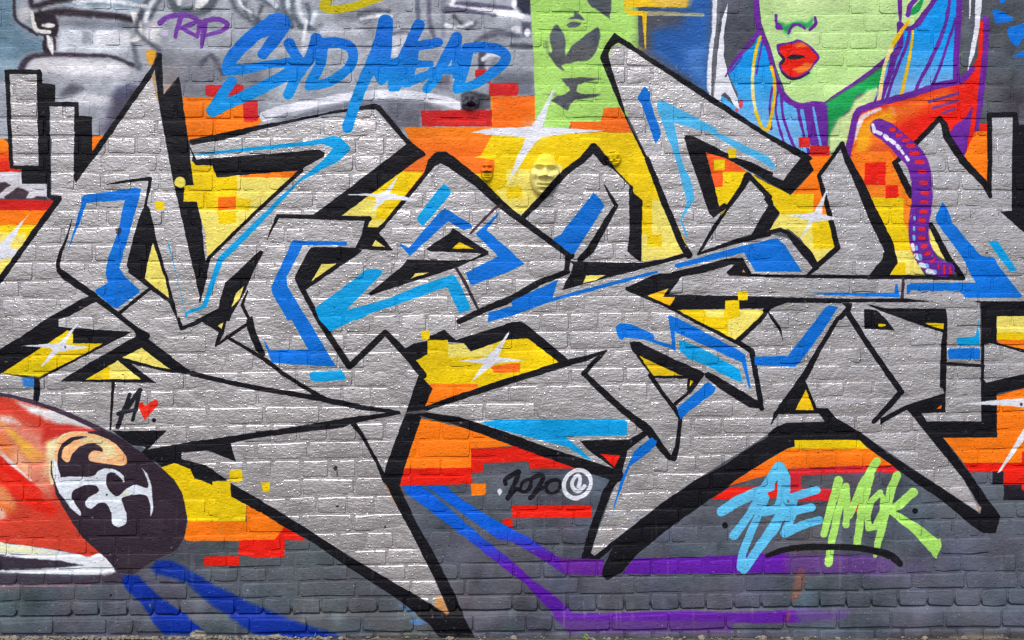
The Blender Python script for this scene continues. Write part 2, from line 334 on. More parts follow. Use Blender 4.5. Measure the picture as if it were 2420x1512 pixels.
P((238, 106, 16), '@20 -180,912 212,912 212,1205 -180,1205', 7)
for s in ('@10 1558,1045 2230,1040 2232,1195 1568,1196', '@10 2208,790 2475,785 2480,880 2465,906 2202,908', '@10 2075,662 2170,655 2212,735 2218,790 2120,782 2068,715'): P('RD', s, 8)
P((243, 108, 20), '@20 548,1150 838,1152 866,1030 1020,1012 1135,1255 840,1258 552,1216', 7)
P('Y', '@21 -185,-232 0,-222 840,-262 1135,-255 1300,50 1700,900 1240,975 1205,400 850,-150 600,10 110,540 -100,430 -520,60 -420,0 -300,-40', 6)
P((240, 116, 30), '@21 -600,-20 -290,-20 -170,0 -160,60 -180,130 -420,130', 8); P('P', '@21 -150,280 -60,270 -50,85 640,85 110,545 -60,440', 9); P('Y', '@21 -50,250 92,250 95,365 -50,365', 9)
P('P', '@21 1325,380 1420,380 1700,900 1240,975 1210,710 1320,710', 9); P('P', '@21 1230,700 1500,700 1500,920 1220,960', 8); P('Y', '@21 1275,702 1415,702 1412,822 1275,812', 7)
E('W', '20', 205, 1245, 85, 85, 204, .5)
P('W', '@20 432,775 380,870 290,1200 560,1216 865,1235 560,1264 290,1296 230,1330 80,1560 -40,1735 40,1500 132,1302 0,1286 -200,1277 -390,1250 -200,1215 0,1205 190,1195', 10)
P((205, 208, 216), '@20 432,775 405,870 330,1040 340,960', 12, a=.6)
P((86, 72, 60), '@11 2152,112 2225,112 2215,128 2160,128', 8)
P('Y', '@21 780,-190 1000,-190 1170,260 1100,260', 5)
P((246, 233, 138), '@21 195,55 270,30 420,40 470,80 440,230 330,350 250,345 170,200', 26, True)
P((242, 220, 70), '@20 250,1470 310,1445 380,1465 410,1530 400,1575 230,1575 225,1520', 22, True)
# --- silver letter fills
P('S', '@01 485,-510 720,-510 720,210 1440,-840 1540,-300 1700,-180 @10 -620,1370 0,1235 1110,1030 1430,1365 @11 800,370 560,520 1070,550 1040,690 1150,690 1680,60 1780,20 2419,470 @21 110,530 770,-90 860,0 1120,240 1110,870 1230,960 1690,890 1270,0 @20 1290,1512 1050,1000 905,560 950,430 1050,420 2419,1280 @30 0,1290 310,1490 @31 150,195 0,140 -150,140 0,330 110,500 0,690 290,770 440,1000 480,980 660,830 600,550 480,140 690,-130 750,0 1000,560 1190,970 1190,1100 1830,1110 1530,620 1340,300 1220,20 1630,-390 1700,-200 2080,270 2100,-400 2310,-400 2300,480 2200,490 3620,1700 3620,1340 2000,1340 @32 2015,960 1480,960 1660,1110 @33 2000,310 1530,0 @32 870,1060 640,950 170,970 0,1080 @22 1700,1530 @23 780,710 740,680 @22 1010,1450 0,1110 @12 1500,900 @13 1260,0 1835,1262 1450,1060 0,170 @02 1720,1310 1400,1230 1050,1050 600,900 -1300,700 -1300,350 @01 -1300,3000 0,1170 580,360 485,340', 4)
P('S', '@32 2040,225 2100,215 2419,300 3620,560 3620,300 2419,510 2060,590 2040,560', 4)
P((188, 183, 183), '@33 1520,-20 1860,0 2010,300', 120, a=.4)
# --- colour seen through the letters
P('P', '@01 1800,0 1850,40 2000,50 2050,160 2419,130 @11 420,95 0,500 @01 1960,950 1945,700 1880,480 1860,395 1735,390 1735,240 1830,235', 5)
P('Y', '@01 1795,0 1850,40 2000,50 2050,160 2240,155 2240,470 1880,472 1860,397 1737,390 1737,240 1832,235', 7)
P('O', '@01 2240,155 @11 0,125 430,88 345,168 0,166', 6); P((240, 106, 14), '@01 2062,352 2230,345 2232,470 2060,476', 9)
P('Y', '@01 2232,360 2375,375 2362,470 2232,472', 10); P('Y', '@01 2050,476 2232,476 2236,592 2075,606', 10)
P('Y', '@11 1380,110 1530,0 1640,-90 1650,30 1230,565 1165,645 1055,632 1078,540 795,525 1340,125', 5)
P((240, 112, 34), '@11 1370,108 1530,-10 1660,-120 1660,30 1595,112', 6); P('P', '@11 1000,358 1140,380 1142,545 795,526', 8); P('P', '@11 1070,560 1250,560 1160,645 1055,630', 8)
P((244, 92, 28), '@20 1825,1435 2000,1470 @21 2225,112 1990,255 1912,262', 6); P('Y', '@21 1990,112 2222,112 2200,210 2030,440 1955,442 1910,262 1990,256', 7); P('Y', '@21 1905,-5 2010,-5 2010,95 1910,98', 9)
P('O', '@31 335,0 380,-50 595,-50 600,0 470,140 575,525 415,500 420,330 225,320 430,100', 5)
P('Y', '@31 -160,130 0,225 210,322 432,322 425,512 105,506 45,400', 5); P('P', '@31 105,505 570,515 640,825 480,985 300,735 190,655 -20,685 105,520', 6); P('Y', '@31 415,592 592,570 638,830 428,842', 7)
P([(242, 118, 20), (238, 140, 30), 1500, 2400], '@31 780,-80 1150,-80 1220,40 1380,320 1380,1092 1150,1090 1205,960 1000,420', 5)
P('Y', '@31 960,350 1280,358 1275,570 1340,700 1340,852 1165,852', 7); P('P', '@31 1165,850 1340,850 1400,960 1480,1088 1145,1090 1205,960', 7); P('Y', '@31 1200,972 1280,965 1297,985 1295,1085 1165,1088', 7)
P('R', '@31 915,30 1112,18 1106,235 908,236', 9); P('R', '@31 1105,250 1130,238 1222,240 1232,340 1210,358 1110,362', 9)
P((214, 36, 30), '@30 285,1308 305,1298 385,1300 396,1380 380,1390 292,1390', 8); P((208, 36, 30), '@30 395,1385 420,1376 580,1380 588,1470 570,1478 400,1480', 8); P('O', '@30 380,1478 588,1478 570,1530 340,1520', 6)
P('P', '@31 1510,610 1700,960 1600,900 1540,830 1515,720', 5)
P('O', '@30 1955,1240 2080,1235 @31 2085,0 2070,280 1960,130 1840,0', 5); P('R', '@30 1995,1175 2005,1168 2070,1170 2070,1240 2000,1242', 8)
# left and lower pockets
P('P', '@31 2155,1470 3620,1465 @32 3620,122 2155,118', 5); P('Y', '@32 2155,116 3620,120 3620,195 2155,187', 6); P('O', '@32 2155,185 3620,192 3620,560 2419,290 2180,222', 6)
P('O', '@12 1640,598 2095,600 2105,650 1580,840', 6); P('Y', '@12 1500,385 1640,188 1812,188 1816,230 1960,220 2020,292 2300,180 2419,90 @22 0,175 100,125 480,412 0,560 @12 2098,655 2096,602 1625,600 1575,552 1612,510', 5)
P('P', '@12 1818,232 1968,222 2022,292 2240,215 2232,340 1818,350', 12)
P('O', '@12 1555,925 1900,1000 2419,1150 @22 0,1190 @12 2040,1215 2035,1405 1395,1405', 5); P('R', '@12 1385,1400 2034,1394 2042,1512 @13 2042,35 1345,52', 6)
P('R', '@12 2032,1215 2419,1203 @22 0,1165 300,1270 600,1385 595,1402 170,1402 150,1332 0,1342 @12 2150,1346 2142,1436 2036,1440', 7)
P('Y', '@02 1525,1390 1650,1345 1810,1375 1840,1495 @03 2000,30 2180,140 2330,225 2322,388 1780,392 1740,230 1700,110 1610,-30', 6); P((140, 150, 20), '@02 1500,1400 1560,1420 1660,1540 @03 1800,390 1740,230 1620,-20', 14, a=.5)
P('O', '@03 1778,390 2330,386 2330,220 @13 0,265 290,440 272,556 @03 2260,572 1770,572 1738,545', 6)
P('R', '@13 270,440 490,570 272,562 270,725 0,732 @03 2252,702 2262,568 2600,560', 6); P('R', '@03 1928,740 1950,720 2262,714 2262,808 1930,812', 7)
# --- black outlines and shadows
K = 'K'
P(K, '@00 45,662 385,655 402,700 400,785 528,800 522,962 745,965 750,1095 872,1105 876,1430 905,1475 720,1725 700,1690 705,1010 470,1008 482,1842 585,1850 590,1885 0,2690 -300,3100 -340,3080 -30,2650 510,1900 445,1860 445,1735 215,1735 205,1600 98,1590 90,1512', 6)
P('S', '@00 92,700 350,702 368,1566 128,1566 112,1250', 5)
P(K, '@00 1430,640 866,1445 885,1512 915,1470 1440,720 1465,660 1500,960 1560,1300 @01 1600,0 1640,200 1720,560 1900,1330 1945,980 1900,560 1860,398 1735,393 1740,240 1832,236 1800,0 1790,-110 1735,-500 1712,-690 1690,-790 1550,-620 1535,-900 1530,-1000 1480,-1012 1455,-930', 6)
P(K, '@10 -630,1320 -600,1368 -300,1322 0,1236 300,1165 700,1078 980,1040 1130,1036 1160,1060 1425,1362 1230,1512 540,2034 800,2044 1390,1612 1530,1510 1608,1468 1592,1440 1440,1320 1180,1005 1120,983 980,1008 860,1025 300,1140 0,1190 -380,1270', 5)
P(K, '@00 1785,1365 1825,1480 @01 1815,10 1850,45 2010,52 2050,166 @11 0,130 425,98 480,60 590,0 @10 640,1480 652,1445 600,1412 0,1465 -450,1500 -560,1508', 5)
P(K, '@01 1820,0 1990,-8 2015,40 1850,48', 4)
Ln(K, [40, 30, 30, 40], '@11 430,98 0,492 @01 1975,925 1940,1060', 5); Ln(K, [34, 34, 10], '@01 1960,960 1930,1150 1890,1335', 5)
Ln(K, [8, 24, 34], '@01 1010,232 1200,200 1425,176', 6); Ln(K, [34, 26, 28], '@01 1425,176 1400,320 1375,440', 5)
P(K, '@01 1385,422 1415,450 1440,560 1480,750 1600,1160 1645,1340 1700,1545 1672,1512 1595,1330 1420,1205 1235,1060 1200,1000 1215,920 1290,640 1340,480', 5)
P('P', '@01 1446,778 1480,870 1570,1150 1602,1312 1460,1200 1370,1120 1400,950', 5); Ln(K, [46, 40, 30], '@01 1240,1050 1420,1192 1640,1360', 5); Ln(K, [28, 34, 30], '@01 1440,1200 1300,1310 1125,1450', 5)
Ln(K, [6, 20, 30, 38, 44], '@01 682,565 640,720 582,860 550,980 562,1045', 5, True); Ln(K, [44, 70, 62, 46, 46, 50, 60], '@01 560,1040 610,1090 880,1275 1100,1450 @02 1180,0 1300,95 1390,150', 5)
P(K, '@01 780,1310 885,1265 915,1335 650,1480 @02 558,-10 556,62 680,75 1250,110 780,352 372,562 385,600 380,690 362,775 318,768 325,560 20,502 -300,700 -1300,1200 -1300,950 -300,450 0,275 240,130 420,0', 6)
P('Y', '@02 20,500 640,98 696,130 690,218 970,222 800,320 372,533', 5); P((204, 186, 8), '@02 20,500 300,400 500,420 480,480 372,533', 50, a=.7); P('P', '@02 610,160 690,120 690,215 600,230', 30, a=.5)
P((20, 110, 200), '@02 205,545 320,542 322,630 232,626', 30, a=.9)
P(K, '@02 1270,100 1330,120 1840,515 1600,492 1240,410 1472,592 578,578 700,490 960,340 1290,150', 6)
P('P', '@02 1340,260 1606,462 1480,442 1158,352', 5); P('P', '@02 1115,380 1332,558 815,561', 5); P('Y', '@02 1040,430 1042,558 815,561', 8)
Ln(K, [50, 44, 44, 46, 50, 50, 28], '@02 1820,505 2000,550 2419,640 @12 300,690 620,745 1000,825 1350,872', 5); Ln(K, [30, 42, 38, 38, 44], '@12 -20,310 110,390 250,500 450,630 670,755', 5)
Ln(K, [32, 24, 16], '@02 1072,590 1060,800 1045,1035', 5)
Ln(K, 36, '@01 1690,1500 @02 1715,80 1890,10', 5); P(K, '@02 1880,0 2150,-20 2112,140 2040,262 2028,240 2068,112', 5); P('P', '@02 2116,20 2095,80 2050,55', 4); Ln(K, [14, 34, 30], '@02 2040,245 2150,165 2350,30', 5)
P(K, '@02 2330,0 2385,-40 @12 0,110 92,330 60,352 0,290 @02 2340,90', 5); Ln(K, 32, '@02 2150,160 2419,320 @12 60,360', 5)
P(K, '@11 40,850 72,862 70,880 0,1000 @01 2330,1215 2205,1440 2170,1520 @02 1900,20 1850,0 @01 1860,1505 2070,1400 2085,1300 2130,1160 2240,1060', 6); P('P', '@01 2312,1178 2262,1320 2192,1385 2230,1260', 4)
Ln(K, [8, 30, 30], '@01 2342,1235 2290,1370 2365,1520', 5)
Ln(K, [6, 24, 36, 42, 44], '@11 105,755 150,650 210,530 540,538 1070,556', 5)
P(K, '@11 1625,0 1690,-60 1720,-80 1800,-80 1890,0 1830,70 1740,30 1690,62 1385,430 1165,690 1295,855 1200,856 940,836 1000,700 1030,560 1078,552 1055,638 1150,636 1230,562 1592,118', 6)
P('P', '@11 1128,752 1217,820 1098,812', 4); Ln(K, [110, 90, 76, 64, 62, 56, 64], '@11 1830,10 2100,215 2310,415 2419,505 @21 100,575 350,760 560,905', 6)
P(K, '@11 520,825 700,820 955,830 1002,850 990,872 465,1232 580,1420 600,1512 575,1512 410,1220 370,1120 390,1060 480,880', 5); P('P', '@11 625,980 757,980 515,1155', 5)
Ln(K, [44, 46, 52, 56, 62], '@11 440,1215 525,1380 600,1520 @12 720,190 885,440', 5)
P(K, '@11 1860,642 1900,670 2195,868 2170,884 1640,862 1608,840 1830,690', 6); P((226, 190, 6), '@11 1920,775 2052,838 1848,838', 5)
P(K, '@11 1430,940 1900,950 2040,940 2170,862 2202,890 1900,1012 1850,1030 1440,1160 1082,1280 1062,1262 1200,1150 1385,1000', 5); P('P', '@11 1508,1070 1632,1064 1462,1122', 5)
Ln((62, 46, 56), [30, 26, 24], '@11 2320,425 2240,475 2030,690', 8, True); Ln((50, 38, 48), 28, '@11 1890,1020 1960,1130 2040,1290 2108,1425', 6, True)
Ln(K, [50, 60, 66, 56, 50], '@11 1920,1525 2160,1410 2419,1310 @21 250,1160 525,1055', 5); Ln(K, [56, 48], '@21 535,890 515,1050', 6)
Ln(K, [12, 28, 36], '@21 875,238 930,340 985,430', 6); Ln(K, [36, 58, 74, 50], '@21 985,432 900,570 740,850 640,940', 5)
P(K, '@21 550,955 1000,970 1240,968 1440,935 1640,875 1692,905 1480,962 1090,1066 870,1120 470,1232 560,1050 575,990', 5); P('P', '@21 700,1090 887,1085 780,1140 668,1167', 6)
Ln(K, [50, 60, 62, 72], '@21 1275,-10 1430,380 1600,790 1670,895', 5); P(K, '@21 860,-30 1110,225 1142,250 1146,310 1232,382 1222,800 1218,972 1088,862 1110,700 1105,240 960,90 850,0', 5)
Ln(K, [50, 60, 60, 66, 76], '@21 110,535 300,345 500,120 660,0 @20 770,1395', 9); Ln(K, [76, 70], '@20 770,1395 880,1530', 6)
P(K, '@20 965,312 1080,385 1300,540 1800,850 2419,1262 @30 380,1458 400,1490 330,1512 0,1310 @20 1900,985 1060,430 1000,405 940,440 912,510 925,590 1100,1160 1300,1530 1255,1500 1000,960 850,600 836,540 880,430', 7)
P(K, '@20 1625,1310 1640,1275 1720,1290 2110,1490 @21 2260,20 2460,125 2460,225 2000,-25 1830,-70 1850,0 1958,440 2005,406 2036,425 2015,465 1900,546 1860,500 1690,0', 6)
Ln(K, [70, 54, 40, 32, 24], '@21 2225,150 2180,250 2020,470 1860,720 1758,892', 5); Ln(K, [28, 44, 66], '@21 1765,885 2100,775 2419,690', 5); Ln(K, [44, 50], '@21 2240,150 2430,350', 5)
P('Y', '@21 2020,460 2000,500 1950,545 1990,480', 6, a=.7)
P(K, '@21 2240,735 2419,430 @31 -40,370 0,325 45,390 50,430 110,500 0,680 -100,700', 6)
Ln(K, [40, 36, 38, 70, 90, 60], '@31 -20,690 120,660 190,690 265,775 380,900 450,1010', 5)
P(K, '@31 295,0 330,-40 380,0 430,95 212,327 -20,200 -20,125 140,197', 6); P(K, '@30 320,1500 380,1460 420,1500 360,1540', 6)
Ln(K, [40, 36, 46, 46, 52], '@30 700,1360 @31 480,145 530,330 600,590 655,830', 5); Ln(K, [50, 50, 24], '@31 655,832 480,985 365,1095', 5)
Ln(K, [50, 60, 90, 104, 108, 84], '@30 695,1370 @31 745,-10 880,260 1010,560 1130,800 1180,960', 6); P(K, '@31 1185,940 1212,985 1140,1095 945,1095 1080,930 1090,870', 5)
Ln(K, [46, 50, 40], '@30 1622,1120 1420,1330 @31 1195,30', 6); Ln(K, [56, 64], '@31 1200,30 1350,330', 6); Ln(K, [50, 62, 46], '@31 1535,610 1700,930 1840,1112', 6)
Ln(K, [44, 60, 74, 64, 66, 40], '@30 1622,1118 1665,1180 1690,1290 1830,1512 @31 2060,240 2098,345', 6); Ln(K, 46, '@30 2090,1090 @31 2095,0 2088,290', 5); Ln(K, [46, 46, 60], '@30 2090,1088 2335,1082 2340,1200', 6)
P(K, '@30 2312,1150 2370,1180 3620,1200 @31 3620,1500 2419,690 2195,488 2302,480 2302,-100', 6)
# bar through the middle and right-hand blocks
Ln(K, [26, 34, 34, 40, 40], '@31 -20,1095 500,1100 1060,1108 1280,1105 1840,1115', 7); Ln((58, 44, 54), 26, '@31 1275,1115 1265,1315', 5); Ln(K, [34, 36, 34, 20, 8], '@31 -20,1310 700,1328 1270,1325 1400,1330 1550,1336', 6); P(K, '@31 165,1305 692,1310 690,1352 170,1346', 7)
P(K, '@31 1940,1335 3620,1325 3620,1462 2160,1475 @32 2155,210 2419,282 3620,540 3620,600 2419,305 2100,215 2042,228 2036,560 2060,592 2280,540 2419,510 3620,280 3620,500 2419,642 2170,690 2157,712 2162,1106 1650,1108 1480,956 2012,956 2015,0 @31 2010,1352', 6)
P(K, '@31 925,1355 960,1365 1100,1400 1680,1403 @32 1692,0 1676,870 1640,872 1380,882 1310,842 1062,985 1058,930 1310,800 1660,690 1650,645 1620,635 1632,200 1655,120 1300,0 @31 1050,1420', 6)
P((226, 194, 8), '@32 1468,25 1657,30 1657,88 1600,76', 5); P('O', '@32 1578,842 1642,795 1636,836', 4)
P(K, '@31 905,1408 1030,1420 @32 1120,0 1192,95 908,82', 6); P((226, 194, 8), '@32 1040,35 1110,35 1122,60 1040,62', 6)
Ln(K, 30, '@32 1680,412 2030,432', 6); P(K, '@31 695,1350 795,1350 780,1420 @32 690,0 620,10 @31 735,1390', 5)
Ln(K, [40, 46, 66, 44, 8], '@32 660,-20 480,280 350,520 70,890 30,980', 5); P(K, '@32 330,515 455,830 560,832 600,880 440,882 70,890 160,730', 5); P((236, 192, 8), '@32 356,652 432,850 258,850', 5)
Ln(K, [56, 52, 58], '@31 750,1440 @32 950,240 1255,680', 5); Ln(K, [56, 52, 40], '@32 1255,675 1130,820 995,960', 6)
P(K, '@32 450,832 562,832 650,930 870,1060 1110,1240 1350,1400 @33 1530,0 2000,312 2012,262 1850,0 @32 1600,1200 1310,842 1442,872 1500,958 1652,1110 @33 1950,0 2080,190 2196,340 2150,497 2030,500 1900,410 1640,190 1360,0 @32 1260,1440 1050,1290 860,1132 600,1132 560,1000', 5)
P(K, '@32 660,940 640,958 170,972 90,1000 0,1072 @22 2419,1095 2000,1370 1730,1512 @23 1420,210 960,570 780,716 745,690 700,690 648,740 740,820 950,640 835,880 895,946 1040,870 1180,700 1500,440 1870,180 2060,60 @22 2110,1512 2419,1312 @32 0,1312 190,1206 250,1192 250,1132 880,1132 870,1060', 6)
Ln(K, [56, 70, 74, 74, 80], '@22 1060,1250 990,1470 @23 900,100 780,430 700,700', 5)
P((206, 150, 110), '@33 1960,240 2012,250 2000,312', 14, a=.8)
P('Y', '@32 246,1132 860,1130 945,1216 180,1216 250,1192', 7); P([(250, 128, 14), (240, 100, 14), 4200, 4500], '@32 185,1212 950,1214 1175,1370 700,1385 210,1405 -180,1512 @23 2040,60 @22 2105,1512 2419,1318 @32 0,1318', 6)
P((204, 34, 44), '@32 210,1408 600,1382 1175,1368 1260,1455 1000,1432 320,1470 310,1512 @33 312,80 600,78 770,100 772,190 865,200 852,298 770,302 762,200 600,192 340,196 190,196 170,100 190,0', 8)
P('R', '@23 2060,64 2419,55 @33 105,20 85,168 0,172 @23 1875,182', 7)
P('O', '@32 2157,710 2419,642 3620,500 3620,1340 1850,1352 1658,1112 2162,1108', 5); P('R', '@32 1848,1350 3620,1340 3620,1430 1905,1432', 7); P('R', '@32 2395,1240 3620,1240 3620,1350 2400,1350', 7)
P((30, 26, 36), '@32 2120,1428 2222,1428 @33 2222,40 2118,40', 8); P('R', '@32 2230,1415 3620,1400 @33 3620,42 2228,42', 7); P((30, 26, 36), '@33 2225,45 3620,45 3620,186 2225,186', 8); E('R', '33', 2415, 70, 22, 30)
E('W', '32', 2480, 800, 60, 60, 144, .5)
P('W', '@32 1830,793 2150,755 2419,735 2560,745 2560,830 2419,822 2200,806', 8); P('W', '@32 2500,880 2440,1100 2200,1425 2165,1442 2290,1230', 6); E((70, 66, 70), '32', 2392, 794, 14, 16, 5)
# T12/T22 star burst
P(K, '@12 1550,488 1606,520 1580,550 1668,645 1600,810 1560,930 1440,1280 1370,1512 @13 1355,50 1500,370 1690,700 1880,1080 1965,1280 2070,1480 2090,1700 1830,1600 1640,1350 1290,1090 870,820 540,590 290,450 0,278 @03 2180,150 2190,35 @13 0,162 440,430 900,730 1500,1080 1800,1262 1822,1250 1700,950 1460,480 1330,240 1210,20 @12 1220,1400 1430,830', 6)
P((200, 140, 80), '@13 1700,1110 1760,1100 1825,1255 1800,1262 1690,1190', 24, a=.9); Ln((206, 140, 80), [14, 8], '@13 1225,40 1330,250', 8, False, .8)
Ln(K, [60, 56, 66, 70, 64], '@12 885,440 1222,118 1400,300 1500,420 1580,520', 6)
P(K, '@12 1390,275 1500,215 1620,195 1640,150 1780,92 1892,190 2419,20 @22 90,10 330,200 540,380 560,405 480,425 150,172 0,178 @12 2300,200 2030,297 1965,215 1620,198 1622,330 1508,382 1440,360', 7)
P('Y', '@12 1622,190 1815,186 1816,260 1640,340 1560,360 1625,320', 8); P('Y', '@12 1560,108 1580,98 1640,100 1642,180 1566,186', 8)
Ln(K, [40, 58, 62, 60, 62, 50, 20], '@12 1560,850 1900,735 2419,565 @22 200,505 520,405 700,360 890,290', 6); Ln(K, [40, 80, 100, 96, 110, 110], '@12 1520,880 1900,950 2419,1130 @22 300,1240 700,1375 1000,1470', 6)
P(K, '@22 560,1320 1000,1425 1010,1520 960,1520 600,1400', 7)
E('W', '12', 2200, 385, 50, 50, 120, .5)
P('W', '@12 2392,112 2290,350 2419,365 @22 125,386 @12 2262,406 2040,582 2028,585 2150,410 1920,385 2180,355', 8); P((243, 108, 22), '@12 2220,450 2250,430 2419,405 @22 78,405 76,490 @12 2255,502', 8)
P(K, '@02 1060,1045 1575,1043 1400,1222 1800,1150 2419,1060 @12 0,1050 200,1035 860,922 1200,880 1340,858 1372,885 900,980 830,1012 0,1110 @02 2180,1160 2232,1336 1960,1230 1722,1250 1718,1312 1950,1370 2150,1512 @03 2190,30 2430,170 2430,285 2190,145 1920,0 @02 1840,1490 1800,1400 1650,1350 1530,1385 1470,1330 1290,1312 1380,1200 1250,1180', 7)
Ln(K, [50, 34, 34, 50], '@12 920,980 1000,1080 1150,1350 1220,1512', 5)
P((120, 118, 120), '@12 1370,870 1600,850 1600,875 1400,890', 16, a=.7)
# inner lines of the lower right letter
Ln(K, [10, 44, 40, 50], '@22 892,290 830,345 760,410 680,505', 6); Ln(K, [50, 58, 62, 86, 66, 56, 62], '@22 680,505 820,640 1060,860 1280,1030 1400,1190 1490,1300 1525,1300', 5); Ln(K, [60, 46, 36], '@22 1525,1300 1560,1200 1592,920', 5)
P(K, '@22 1108,215 1150,200 1200,205 1260,240 1832,505 1790,560 1680,700 1650,655 1662,552 1330,548 1200,370 1130,280', 7); P((226, 190, 8), '@22 1208,340 1610,526 1330,526', 5); P('Y', '@22 1685,565 1714,580 1680,622', 4)
Ln(K, [44, 40, 42, 24], '@22 1305,520 1420,690 1540,840 1585,930', 5); Ln(K, [34, 24, 34], '@22 1700,640 1650,700 1545,785', 6); Ln(K, [60, 90, 96, 60], '@22 1850,520 2000,620 2260,780 2345,805', 6); Ln(K, [40, 50, 50, 46], '@22 2110,190 2265,295 2300,500 2358,835', 5)
Ln(K, [46, 48], '@22 2125,195 2350,-20', 5); Ln(K, [40, 48, 54, 44], '@21 1090,1215 1480,1375 1750,1520 @22 2125,205', 5)
P(K, '@21 1090,1200 1350,1080 1480,1068 1610,1080 1480,1268 2419,1290 @31 180,1308 180,1350 @21 2419,1400 1800,1412 1530,1412 1470,1390 1540,1292 1420,1292 1476,1214 1280,1282 1150,1235', 6)
P((240, 184, 10), '@21 1278,1282 1476,1214 1425,1295 1542,1300 1492,1377 1440,1355', 5)
P('Y', '@21 1558,1414 2402,1414 2419,1440 @22 2120,190 1740,0', 5); P('P', '@21 1815,1414 2005,1414 2000,1482 1840,1484', 8); P('P', '@21 2150,1414 2395,1414 @22 2112,188 2042,140 2040,0 @21 2150,1478', 8)
Ln(K, [30, 44, 44], '@21 2430,1405 @22 2345,0 2130,195', 5); P('Y', '@21 2012,1325 2145,1325 2150,1475 2008,1475', 8); P('Y', '@21 2130,1238 2228,1236 2226,1325 2135,1322', 7)
Ln(K, 40, '@31 -30,1420 130,1325', 5); Ln(K, [14, 30, 24, 8], '@31 -10,1420 50,1512 @32 110,80 140,190', 6)
Ln(K, [60, 74, 70], '@21 1530,1085 1800,1030 2020,970', 6); P(K, '@21 2000,932 2180,924 2262,1075 2430,1085 2430,1105 2050,1092 2030,1062 2100,985 2000,1005', 7); P((220, 150, 90), '@21 2185,1030 2205,1062 2172,1062', 5)
P(K, '@22 635,1140 880,1128 1100,1130 1255,1040 1312,1060 1100,1222 1062,1265 1010,1440 940,1385 750,1250', 6); P('R', '@22 835,1264 1022,1276 970,1392', 6)
P('Y', '@20 2040,1415 2060,1408 2115,1412 2122,1480 2105,1496 2045,1494', 8); E((236, 222, 90), '01', 1703, 212, 54, 50, 10); P('Y', '@01 1460,400 1470,392 1552,395 1558,470 1470,472', 7)
P('Y', '@03 2010,10 2180,0 2186,175 2000,182', 8); P('Y', '@02 2172,1418 2288,1412 2294,1500 @03 2262,20 2172,8', 7); P('Y', '@13 50,22 130,20 122,112 68,110', 7)
P('O', '@13 2030,36 2050,28 2165,30 2175,120 2160,140 2036,142', 12)
# --- blue accents
P('L', '@00 1808,1462 1990,1436 @10 0,1388 500,1335 740,1285 800,1300 897,1395 885,1430 @11 780,10 420,200 0,650 @01 2110,960 2060,1080 1950,1395 1772,1452 1762,1500 1740,1400 1660,1050 1580,770 1602,800 1640,950 1752,1440 1915,1375 2050,950 2080,910 2419,575 @11 400,190 640,0 @10 730,1400 640,1362 0,1422 @00 1990,1456', 4)
P('B', '@01 770,350 800,330 1290,262 1335,275 1330,315 1220,700 1150,950 1130,1020 1190,1110 1322,1222 1320,1250 1110,1402 1080,1396 910,1262 908,1225 1022,1160 1000,1080 1020,930 1110,700 1182,378 822,405 735,640 640,872 770,420', 4)
P('L', '@11 1750,250 1790,238 1836,290 1820,345 1600,600 1570,612 1528,570 1540,520', 5, True)
P('B', '@11 1780,458 1820,475 2030,605 2042,640 1960,662 1820,580 1800,592 1455,906 1358,800 1372,795 1445,832 1720,510', 4)
P('B', '@11 2300,500 2180,662 2419,872 @21 112,982 0,1042 @11 2060,1177 2030,1175 1978,1070 2292,910 2078,700 2110,662 2290,505', 4)
P('B', '@11 355,760 860,770 862,806 440,806 430,832 288,1110 300,1200 490,1512 @12 520,40 752,432 700,440 150,402 78,200 88,205 132,282 492,276 340,0 @11 300,1512 150,1250 148,1190 330,800', 4)
P('L', '@11 1050,1030 1170,1035 1196,1050 1185,1082 850,1422 1250,1310 1560,1180 1840,1088 1880,1095 1930,1180 2026,1390 2016,1420 1920,1446 1812,1210 1782,1205 1290,1380 1100,1440 960,1512 @12 930,0 700,106 600,0 @11 558,1400 900,1150', 4)
P('L', '@12 508,500 530,488 810,475 850,540 845,566 560,581 515,560', 5); P('B', '@21 770,310 830,370 876,432 590,882 560,892 385,752 460,700', 4)
P('B', '@21 1370,1043 1380,1065 900,1198 380,1332 0,1472 @12 2190,15 @11 2195,1440 2419,1382 @21 0,1330 436,1130 382,1304 900,1160', 4)
P('B', '@21 1535,1002 1545,983 2100,830 2419,755 @31 90,738 155,800 317,1055 @21 2300,1052 2192,875 1560,1022', 4)
P('B', '@20 1242,828 1270,832 1302,890 1322,1010 1402,1250 1368,1335 1340,1318 1230,1000 1186,930', 5, True)
P('L2', '@20 1366,975 1410,948 1500,990 1930,1212 1942,1274 1530,1160 1600,1512 @21 1690,200 1726,370 1602,560 1662,722 1640,722 1588,570 1652,400 1550,0 @20 1470,1300 1368,1020', 5); P('L2', '@20 1890,1270 1940,1250 2419,1480 @31 85,85 40,85 @21 2380,30 @20 2200,1450', 5)
P('B', '@31 1650,398 1682,440 1745,600 2010,905 2140,930 2165,985 2395,1280 2370,1302 1860,1302 1810,1236 1350,1232 1330,1262 1312,1260 1312,1180 1350,1160 1955,1158 1840,930 1580,570 1590,510', 5)
P('L', '@31 2080,775 2162,765 2352,1040 2280,1052', 5); P('B', '@31 400,1252 800,1254 1195,1258 1200,1175 1222,1172 1240,1290 1222,1295 800,1282 500,1272', 4)
P('B', '@31 540,1392 575,1375 660,1388 @32 500,130 300,400 250,440 -128,425 -132,345 180,340 450,0 @31 470,1490', 5)
P('B', '@22 972,60 1030,28 1120,38 1330,128 1346,185 1512,238 1478,0 @21 1475,1478 1500,1470 1545,1488 @22 1600,0 2150,290 2202,330 2252,640 2238,645 2170,400 1840,250 1535,108 1547,300 1512,272 1340,216 1240,180 1060,165 1040,196 1000,150', 4)
